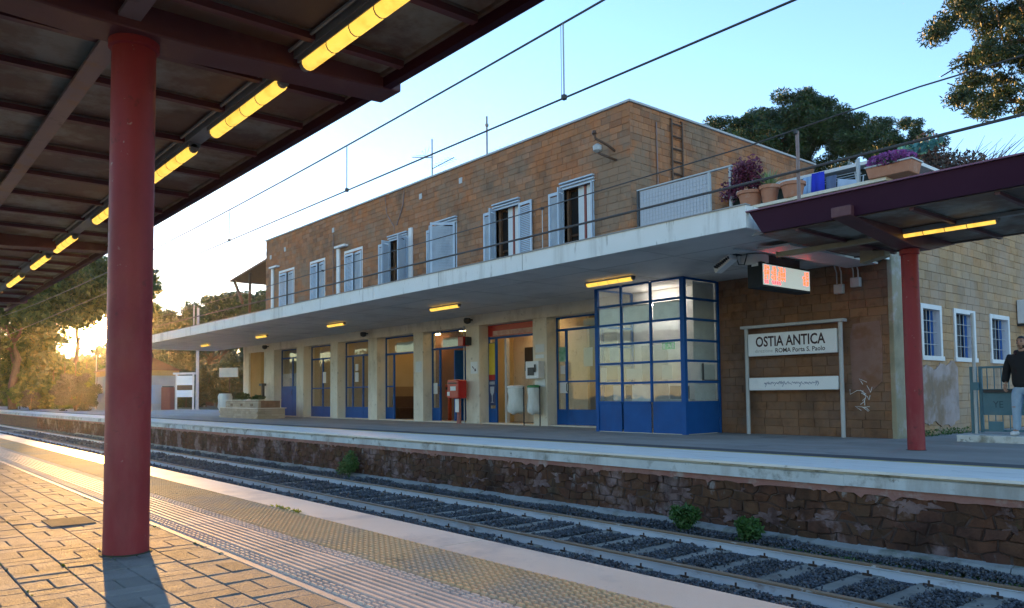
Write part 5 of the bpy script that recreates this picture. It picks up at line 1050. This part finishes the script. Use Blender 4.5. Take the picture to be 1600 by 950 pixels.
# ------------------------------------------------------------------ catenary, cables, antennas
def wire(name, label, pts, r, cat='overhead wire', group=None):
    o = MB().tube(pts, r, 5).build(name, 'wire'); return tag(o, label, cat, group)
for k, dy in enumerate((-.03, .04)):
    wire('contact_wire', ('lower','upper')[k]+' strand of the double contact wire crossing above the station roof', [(x, 7.67+dy, 5.16+.035*k) for x in (40, 10, -10, -30, -60, -120)], .014, group='double contact wire')
def msz(x): return 5.98+(7.2e-4 if x > -28 else 5.4e-4)*(x+28)**2
xs = [40-2.5*k for k in range(60)]
wire('messenger_wire', 'sagging catenary wire above the double contact wire', [(x, 7.67, msz(x)) for x in xs], .017)
for k, x in enumerate((-1.4, -7.93, -14.38, -20.98, -27.6)):
    t = thing('dropper', ('dropper rod beyond the top edge','double dropper rod nearest the camera in the upper sky','dropper rod above the left shuttered windows','dropper rod just right of the red column','far dropper rod behind the red column')[k], 'dropper', (x, 7.67, 5.17), 'catenary droppers')
    d = MB().tube([(x,7.67,5.18),(x,7.67,msz(x))], .013, 5)
    if k == 1: d.tube([(x-.05,7.67,5.18),(x-.05,7.67,msz(x))], .006, 5)
    d.build('rod', 'greysig', t); MB().box(x-.03, x+.03, 7.64, 7.70, 5.15, 5.22).build('clamp', 'dkmetal', t)
wire('cable', 'thick black bundled cable running above the slab front', [(30,10.9,4.45),(5,10.9,4.38),(-6.3,10.9,4.30),(-14,10.9,4.29),(-24,10.9,4.31),(-34,10.9,4.33),(-44.9,10.95,4.35)], .022, 'cable')
wire('cable', 'thin upper cable running above the slab front past the windows', [(30,10.9,5.25),(5,10.9,5.12),(-4.4,10.9,5.04),(-7,10.9,4.90),(-14,10.9,4.80),(-24,10.9,4.78),(-34,10.9,4.76),(-44.9,10.95,4.75)], .012, 'cable')
for k, (x, z0, z1) in enumerate(((-6.22,3.84,4.93), (-33.95,3.93,4.86), (-44.9,3.93,4.9), (-12.0,3.93,4.85), (-22.0,3.93,4.82))):
    t = thing('cable_post', ('slim cable post at the right end of the white slab','slim cable post midway on the white slab','slim white cable post at the left end of the slab','slim cable post on the slab above the booth','slim cable post on the slab between shuttered windows')[k], 'cable post', (x, 10.9, z0), 'cable posts on the slab edge')
    if k > 2: 
        MB().tube([(x,10.93,z0),(x,10.93,z1)], .008, 6).build('shaft', 'greysig', t)
    else: MB().tube([(x,10.95,z0),(x,10.95,z1)], .028, 8).build('shaft', 'rail_rust' if k == 0 else 'greysig', t)
    MB().box(x-.02, x+.02, 10.88, 10.96, z1-.05, z1).build('clamp', 'dkmetal', t)
t = thing('tv_antenna', 'branched television antenna on the station roof, left of two', 'antenna', (-26.45, 18, 8.7)); x = -26.45
MB().tube([(x,18,8.7),(x,18,11.5)], .03, 6).build('mast', 'steelgrey', t); MB().tube([(x-1.5,18,11.1),(x,18,10.72)], .02, 5).tube([(x,18,10.25),(x+1.55,18,10.36)], .02, 5).build('boom', 'steelgrey', t)
e_ = MB()
for k in range(6): e_.tube([(x-.3-.1*k,17.7,10.8+.03*k),(x-.3-.1*k,18.3,10.9+.03*k)], .007, 4).tube([(x+.4+.2*k,17.75,10.28+.012*k),(x+.4+.2*k,18.25,10.28+.012*k)], .007, 4)
e_.tube([(x-.45,18,10.8),(x-.75,18,11.2)], .008, 4).tube([(x-.45,18,10.8),(x-.2,18,11.2)], .008, 4).tube([(x-.45,18,10.8),(x-.5,18,11.25)], .008, 4).build('rods', 'greysig', t)
t = thing('tv_antenna', 'straight mast antenna on the station roof, right of two', 'antenna', (-22.8, 18, 8.7)); x = -22.8
MB().tube([(x,18,8.7),(x,18,11.42)], .035, 6).lathe([(.02,0),(.07,.04),(.07,.12),(.02,.16)], (x,18,11.0), 8).build('mast', 'steelgrey', t); MB().tube([(x,18,9.95),(x+1.6,18,9.87)], .02, 5).build('boom', 'steelgrey', t)
e_ = MB()
for k in range(6): e_.tube([(x+.3+.22*k,17.8,9.95),(x+.3+.22*k,18.2,9.93)], .007, 4)
e_.build('rods', 'greysig', t)
# ------------------------------------------------------------------ plants
LW = leafm('weed_leaf', [(.04,.11,.02), (.07,.17,.035), (.10,.20,.05)], .35)
def weed(x, y, z, r, h, n, label, seed):
    t = thing('weed', label, 'weed', (x, y, z)); g = np.random.default_rng(seed); bl = []
    for k in range(9): a = g.uniform(0, 6.28); q = g.uniform(.1,.75)*r; bl.append((x+q*math.cos(a), y+q*math.sin(a)*.6, z+h*g.uniform(.25,.8), r*.42, r*.36, h*.3))
    V, F = leaves(in_blobs(bl, n, seed, .5), .055, seed, .5); fast('foliage', V, F, LW, t); s_ = MB()
    for b in bl: s_.tube([(x, y, z-.03), (b[0]*.6+x*.4, b[1]*.6+y*.4, z+.4*(b[2]-z)), (b[0], b[1], b[2]+.1*h)], [.008,.006,.003], 4)
    s_.build('stems', LW, t)
weed(-17.0, 9.12, -1.0, .40, .62, 2200, 'green leafy weed at the foot of the platform wall, left of three', 1)
weed(-6.95, 9.0, -1.0, .25, .40, 1800, 'bright green weed by the far rail, middle of three', 2)
weed(-5.95, 8.98, -1.02, .26, .36, 2000, 'bushy green weed by the far rail, right of three', 3)
g = np.random.default_rng(5); xs = np.concatenate([g.normal(m, .25, 260) for m in g.uniform(-5.2, -1.5, 12)]+[g.normal(m, .5, 60) for m in g.uniform(-45, -6, 26)]); n = len(xs)
V, F = leaves(np.stack([xs, 8.96+g.normal(0,.06,n), -1.05+g.random(n)*.07], 1), .035, 6, .6); tag(fast('moss_and_weeds', V, F, LW), kind='stuff')
xs = np.concatenate([g.normal(-6.35, .08, 60), g.normal(-6.1, .05, 40), g.normal(-5.5, .05, 30)]); ys = np.concatenate([np.full(100, 2.80), np.full(30, 1.36)])+g.normal(0, .012, 130)
V, F = leaves(np.stack([xs, ys, .005+g.random(130)*.02], 1), .03, 7, .5); tag(fast('joint_grass', V, F, leafm('dry_grass', [(.22,.28,.05), (.32,.36,.08)], .3)), kind='stuff')
xs = g.uniform(-8.5, -2.2, 900); ys = np.where(g.random(900) < .5, 1.742-UY*g.integers(1,5,900), 1.742)+g.normal(0,.006,900); k_ = np.sin(xs*2.1)+np.sin(xs*5.3+ys*9) > .5
V, F = leaves(np.stack([xs, ys, g.random(900)*.004-.003], 1)[k_], .014, 8, .7); tag(fast('joint_moss', V, F, leafm('moss', [(.06,.11,.012), (.10,.15,.02)], .2)), kind='stuff')
g = np.random.default_rng(15); n = 420; V, F = leaves(np.stack([np.full(n, XS+.08)+g.random(n)*.12, g.uniform(16.6, 19.5, n), g.random(n)**2*.14], 1), .045, 16, .5); tag(fast('wall_foot_weeds', V, F, LW), kind='stuff')
def limbs(mb, base, top, r, n, spread, seed, up=.5, sub=3):
    g = random.Random(seed); base, top = Vector(base), Vector(top); ax = top-base
    pts = [base+ax*k/6+Vector((g.uniform(-1,1), g.uniform(-1,1), 0))*r*.8*(0 < k < 6) for k in range(7)]; mb.tube(pts, [r*(1-.09*k) for k in range(7)], 10); ends = []
    for i in range(n):
        k = g.uniform(.55, 1); p = base+ax*k; a = 6.283*(i+g.random()*.7)/n; d = Vector((math.cos(a), math.sin(a), up+g.uniform(-.2,.4)))*spread*g.uniform(.6,1)
        q = p+d; m = p+d*.5+Vector((0,0,-.12*spread+g.uniform(-.1,.1)*spread)); mb.tube([p, m, q], [r*.42, r*.27, r*.10], 7); ends.append(q)
        for j in range(sub): w = m+(q-m)*g.uniform(.1,.9); mb.tube([w, w+Vector((g.uniform(-1,1), g.uniform(-1,1), g.uniform(.1,1)))*spread*.35], [r*.13, r*.04], 5)
    return ends
def cluster(cx, cy, cz, rx, ry, rz, n, r, seed, low=-1., shell=.35):
    "clumps of radius about r spread through an ellipsoid"
    g = np.random.default_rng(seed); d = g.normal(size=(n*3,3)); d /= np.linalg.norm(d, axis=1)[:,None]; q = g.random(n*3)**shell; d = d*q[:,None]; d = d[d[:,2] > low][:n]
    return [(cx+a*rx, cy+b*ry, cz+c*rz, *(r*g.uniform(.6,1.35)*np.array([1,1,.72]))) for a, b, c in d]
def tree(name, label, cat, base, top, r, blobs, nl, size, mat, seed, group=None, nb=7, spread=3, asp=.4, up=.5, updir=0):
    t = thing(name, label, cat, tuple(base), group); m = MB(); limbs(m, base, top, r, nb, spread, seed, up); m.build('trunk', 'bark', t, smooth=True)
    V, F = leaves(in_blobs(blobs, nl, seed, .5), size, seed+1, asp, .35, updir); fast('crown', V, F, mat, t); return t
PINE = leafm('pine_needles', [(.012,.038,.012), (.018,.055,.014), (.03,.08,.018), (.045,.095,.018)], .2)
PINE2 = leafm('near_pine_needles', [(.012,.032,.012), (.02,.05,.016), (.035,.062,.018), (.06,.075,.02)], .3)
BACK = leafm('backlit_leaves', [(.035,.075,.016), (.06,.11,.022), (.10,.15,.028), (.16,.17,.03)], .55)
DKB = leafm('dark_bush_leaves', [(.03,.045,.02), (.05,.065,.028), (.075,.08,.04)], .3)
# umbrella pines behind the station
c = at(1205, 205, 56); tree('pine_tree', 'wide dark umbrella pine behind the gable, left of the pair', 'tree', (c.x+2.4, c.y, 0), (c.x+2.0, c.y, c.z-1.5), .38, cluster(c.x-.3, c.y, c.z-1.2, 5.9, 4, 3.4, 300, .66, 31, -.8, .45)+cluster(c.x+3.0, c.y, c.z-.3, 2.4, 2.5, 2.3, 60, .55, 32, -.8)+cluster(c.x-2.4, c.y, c.z+.3, 2.6, 2.5, 1.5, 70, .55, 34, -.8)+cluster(c.x+5.6, c.y, c.z-1.9, 2.0, 2.2, 1.5, 40, .6, 35, -.8), 150000, .25, PINE, 33, 'umbrella pines behind the station', 8, 3.2, .22, .6)
c = at(1395, 228, 60); tree('pine_tree', 'looser dark umbrella pine over the terrace, right of the pair', 'tree', (c.x+.6, c.y, 0), (c.x+.4, c.y, c.z-1.2), .34, cluster(c.x-.4, c.y, c.z-.5, 3.9, 3, 2.6, 130, .55, 41, -.9, .5), 60000, .24, PINE, 43, 'umbrella pines behind the station', 8, 2.6, .22, .6)
# near pine reaching in from the right
c = at(1610, 62, 25); NPT = thing('pine_tree', 'nearer sunlit pine reaching into the top right corner', 'tree', (c.x+2.2, c.y+.5, 0))
m = MB(); T0 = Vector((c.x+2.2, c.y+.5, 0)); T1 = Vector((c.x+1.8, c.y+.4, c.z+.5)); m.tube([T0, T0*.5+T1*.5+Vector((.2,0,0)), T1], [.42,.34,.26], 12)
for (u0,v0),(u1,v1),(u2,v2),r in (((1700,60),(1570,72),(1555,10),.07), ((1700,90),(1620,58),(1580,-20),.11), ((1700,150),(1600,160),(1500,158),.05), ((1690,110),(1590,66),(1562,60),.06), ((1560,60),(1520,90),(1470,120),.035), ((1600,158),(1540,150),(1480,130),.035), ((1580,-20),(1520,10),(1475,45),.05)):
    m.tube([T1 if u0 > 1680 else at(u0,v0,25), at(u1,v1,25), at(u2,v2,25.3)], [r*1.5, r, r*.5], 8)
m.build('trunk', 'bark', NPT, smooth=True); g = random.Random(17); bl = []
for k in range(360):
    u, v = g.uniform(1445, 1790), g.uniform(-230, 182)
    if v > 60 and u < 1455+(20 if v > 100 else 40): continue
    if v < 95 and u < 1478+max(0, (8-v))*.55-0*v: 
        if v < 10 and u < 1490: continue
    if 60 < v < 110 and u < 1500: continue
    if v > 130 and u > 1560 and g.random() < .6: continue
    p = at(u, v, g.uniform(23.2, 27.5)); r = g.uniform(.22,.48); bl.append((p.x, p.y, p.z, r*1.25, r*1.25, r*.8))
V, F = leaves(in_blobs(bl, 125000, 50, .7), .15, 51, .26, .3); fast('crown', V, F, PINE2, NPT)
# shrubs on and beyond the terrace
c = at(1455, 250, 26); t = thing('climbing_shrub', 'reddish climbing shrub with teal netting rising behind the burgundy canopy', 'shrub', (c.x, c.y, 0))
V, F = leaves(in_blobs([(c.x-.2,c.y,c.z-.3,1.0,.7,.95),(c.x+.8,c.y,c.z-.5,1.0,.7,.6),(c.x-.95,c.y,c.z-.1,.55,.5,.6),(c.x-.1,c.y,c.z+.45,.5,.4,.5)], 7500, 61, .6), .11, 62, .5); fast('foliage', V, F, leafm('mixed_leaf', [(.15,.07,.06), (.20,.11,.085), (.06,.10,.085), (.22,.15,.125), (.10,.08,.09)], .3), t)
V, F = leaves(in_blobs([(c.x-.35,c.y-.75,c.z+.25,.6,.15,.28),(c.x+.25,c.y-.75,c.z+.32,.45,.15,.28)], 260, 63), .16, 64, .6); fast('netting', V, F, leafm('teal_net', [(.05,.24,.25), (.10,.33,.33)], .3), t)
m = MB().tube([(c.x,c.y,0),(c.x,c.y,c.z-.8)], .09, 8); g = random.Random(6)
for k in range(70):
    p = Vector((c.x+g.uniform(-.1,2.0), c.y+g.uniform(-.3,.3), c.z-.7)); d = Vector((g.uniform(.1,1.0), g.uniform(-.3,.3), g.uniform(.4,1))); l = g.uniform(.5,1.25); m.tube([p, p+d*l*.5+Vector((0,0,.05)), p+d*l], [.014,.010,.005], 4)
m.build('trunk', 'bark', t)
# sunlit wood at the left: crowns above, undergrowth below, a gap the low sun shines through
def pb(u, v, d, ru, rv, dd=None): p = at(u, v, d); return (p.x, p.y, p.z, ru*d/FPX, (dd or ru*d/FPX), rv*d/FPX)
def clump(L, n, r, seed):
    g = np.random.default_rng(seed); out = []; w = np.array([b[3]*b[5] for b in L]); w = w/w.sum()
    for k in g.choice(len(L), n, p=w):
        b = L[k]; d = g.normal(size=3); d = d/np.linalg.norm(d)*g.random()**.4; q = r*g.uniform(.6,1.4); out.append((b[0]+d[0]*b[3], b[1]+d[1]*b[4], b[2]+d[2]*b[5], q, q, q*.75))
    return out
c = at(20, 636, 74); tree('broadleaf_tree', 'forked tree with backlit yellow green crown at the far left', 'tree', (c.x, c.y, 0), (c.x, c.y, 7.2), .42, clump([pb(-20,420,74,85,70), pb(70,450,74,65,40), pb(-60,500,72,60,50), pb(60,485,73,50,28), pb(52,520,75,34,24), pb(20,540,76,36,20)], 170, 1.2, 71), 34000, .55, BACK, 72, 'sunlit trees left of the station', 6, 3.6)
c = at(120, 636, 82); tree('broadleaf_tree', 'tall backlit tree whose crown hangs over the low sun', 'tree', (c.x, c.y, 0), (c.x, c.y, 10), .3, clump([pb(140,440,82,70,46), pb(125,478,82,60,25), pb(195,445,84,45,38), pb(90,460,80,40,36), pb(225,495,86,16,26)], 150, 1.3, 81), 40000, .55, BACK, 82, 'sunlit trees left of the station', 6, 4)
c = at(60, 636, 78); UW = thing('undergrowth', 'tall sunlit undergrowth below the tree crowns at the left', 'undergrowth', (c.x, c.y, 0)); UW['kind'] = 'stuff'
UB = clump([pb(30,580,78,60,44), pb(66,578,76,34,38), pb(150,604,78,50,30), pb(-60,590,78,60,60), pb(215,600,84,40,36), pb(60,612,74,60,24)], 170, 1.0, 91)
V, F = leaves(in_blobs(UB, 34000, 92, .6), .5, 93, .5); fast('foliage', V, F, BACK, UW); m = MB()
for k in range(14): p = at(-20+17*k, 630, 76); m.tube([(p.x,p.y,0),(p.x+.4,p.y,4.5)], [.07,.03], 6)
m.build('stems', 'bark', UW)
DKB2 = leafm('clipped_bush_leaves', [(.018,.028,.014), (.03,.042,.02), (.045,.055,.028)], .2)
def bush(label, u, d, ru, rv, seed, mat, grp=None, n=7000):
    b = at(u, 628, d); w, h = ru*d/FPX, 2*rv*d/FPX; t = thing('bush', label, 'bush', (b.x, b.y, 0), grp)
    L = [(b.x, b.y, h*.45, w, w*.8, h*.5)]; V, F = leaves(in_blobs(clump(L, 70, w*.16, seed), n, seed, .5), .13, seed, .5); fast('foliage', V, F, mat, t)
    m = MB()
    for k in range(5): m.tube([(b.x,b.y,0),(b.x+w*.4*math.cos(k*1.3),b.y+w*.3*math.sin(k*1.3),h*.6)], [.08,.03], 6)
    m.build('stems', 'bark', t)
bush('large rounded dark bush at the platform edge left of the red column', 118, 62, 43, 31, 101, DKB2, None, 20000)
bush('small dark bush left of the large rounded bush', 48, 68, 18, 17, 102, DKB2, None, 6000)
c = at(330, 500, 92); tree('pine_tree', 'dark domed pine behind the left end of the slab', 'tree', (c.x, c.y, 0), (c.x, c.y, 8), .4, clump([pb(335,500,92,70,38), pb(300,525,92,55,30), pb(375,490,94,45,34), pb(265,540,92,26,18)], 130, 1.2, 111), 40000, .5, PINE, 112, 'pines left of the station', 7, 3.5, .35)
c = at(410, 490, 88); tree('pine_tree', 'dark pine showing under the wooden awning', 'tree', (c.x, c.y, 0), (c.x, c.y, 8), .35, clump([pb(410,490,88,32,30), pb(395,525,88,40,24)], 50, 1.1, 121), 15000, .5, PINE, 122, 'pines left of the station', 6, 3, .35)
c = at(236, 480, 96); tree('broadleaf_tree', 'thin lit tree crown just right of the red column', 'tree', (c.x, c.y, 0), (c.x, c.y, 9), .25, clump([pb(240,505,96,24,32), pb(266,515,96,20,20)], 40, .9, 131), 9000, .4, BACK, 132, 'sunlit trees left of the station', 5, 3)
HG = thing('hedge', 'dark mixed hedge seen under the left end of the slab', 'hedge', (at(330,630,80).x, at(330,630,80).y, 0)); 
V, F = leaves(in_blobs(clump([pb(300,600,82,40,40), pb(360,605,80,36,34), pb(375,570,80,22,30), pb(285,570,84,30,24), pb(400,600,76,30,45), pb(425,590,74,20,50)], 130, 1.0, 141), 30000, 142, .5), .36, 143, .5); fast('foliage', V, F, leafm('hedge_leaf', [(.03,.05,.02), (.05,.08,.03), (.09,.09,.03), (.03,.08,.06)], .35), HG)
m = MB()
for k in range(8): p = at(290+16*k, 632, 80); m.tube([(p.x,p.y,0),(p.x,p.y+.3,3)], [.08,.03], 6)
m.build('stems', 'bark', HG)
# far wood closing the horizon
g = np.random.default_rng(150); n = 70000; az = g.uniform(R(-45), R(112), n); az[:34000] = g.uniform(R(56), R(112), 34000); rr = np.where(az > R(56), g.uniform(125, 175, n), g.uniform(88, 125, n))
hh = np.where(az < R(75.5), 13.0, 9.4)*(.72+.28*np.sin(az*41)*np.sin(az*17+1)); C = np.stack([-np.sin(az)*rr, np.cos(az)*rr, hh*g.random(n)**.8], 1)
V, F = leaves(C, 1.0, 151, .6); tag(fast('far_wood', V, F, DKB), kind='stuff')
# ------------------------------------------------------------------ thin even haze round the scene, added for sun glow in place of lens glare
hz = MB().box(-440, 150, -160, 320, -2.4, 24).build('haze', None); tag(hz, kind='stuff')
hm = bpy.data.materials.new('sun_glow_haze'); hm.use_nodes = True; hn = hm.node_tree; hn.nodes.remove(hn.nodes['Principled BSDF'])
pvn = hn.nodes.new('ShaderNodeVolumePrincipled'); pvn.inputs['Color'].default_value = (.95,.93,.90,1); pvn.inputs['Density'].default_value = .00013; pvn.inputs['Anisotropy'].default_value = .86
hn.links.new(pvn.outputs[0], hn.nodes['Material Output'].inputs['Volume']); hz.data.materials.clear(); hz.data.materials.append(hm)
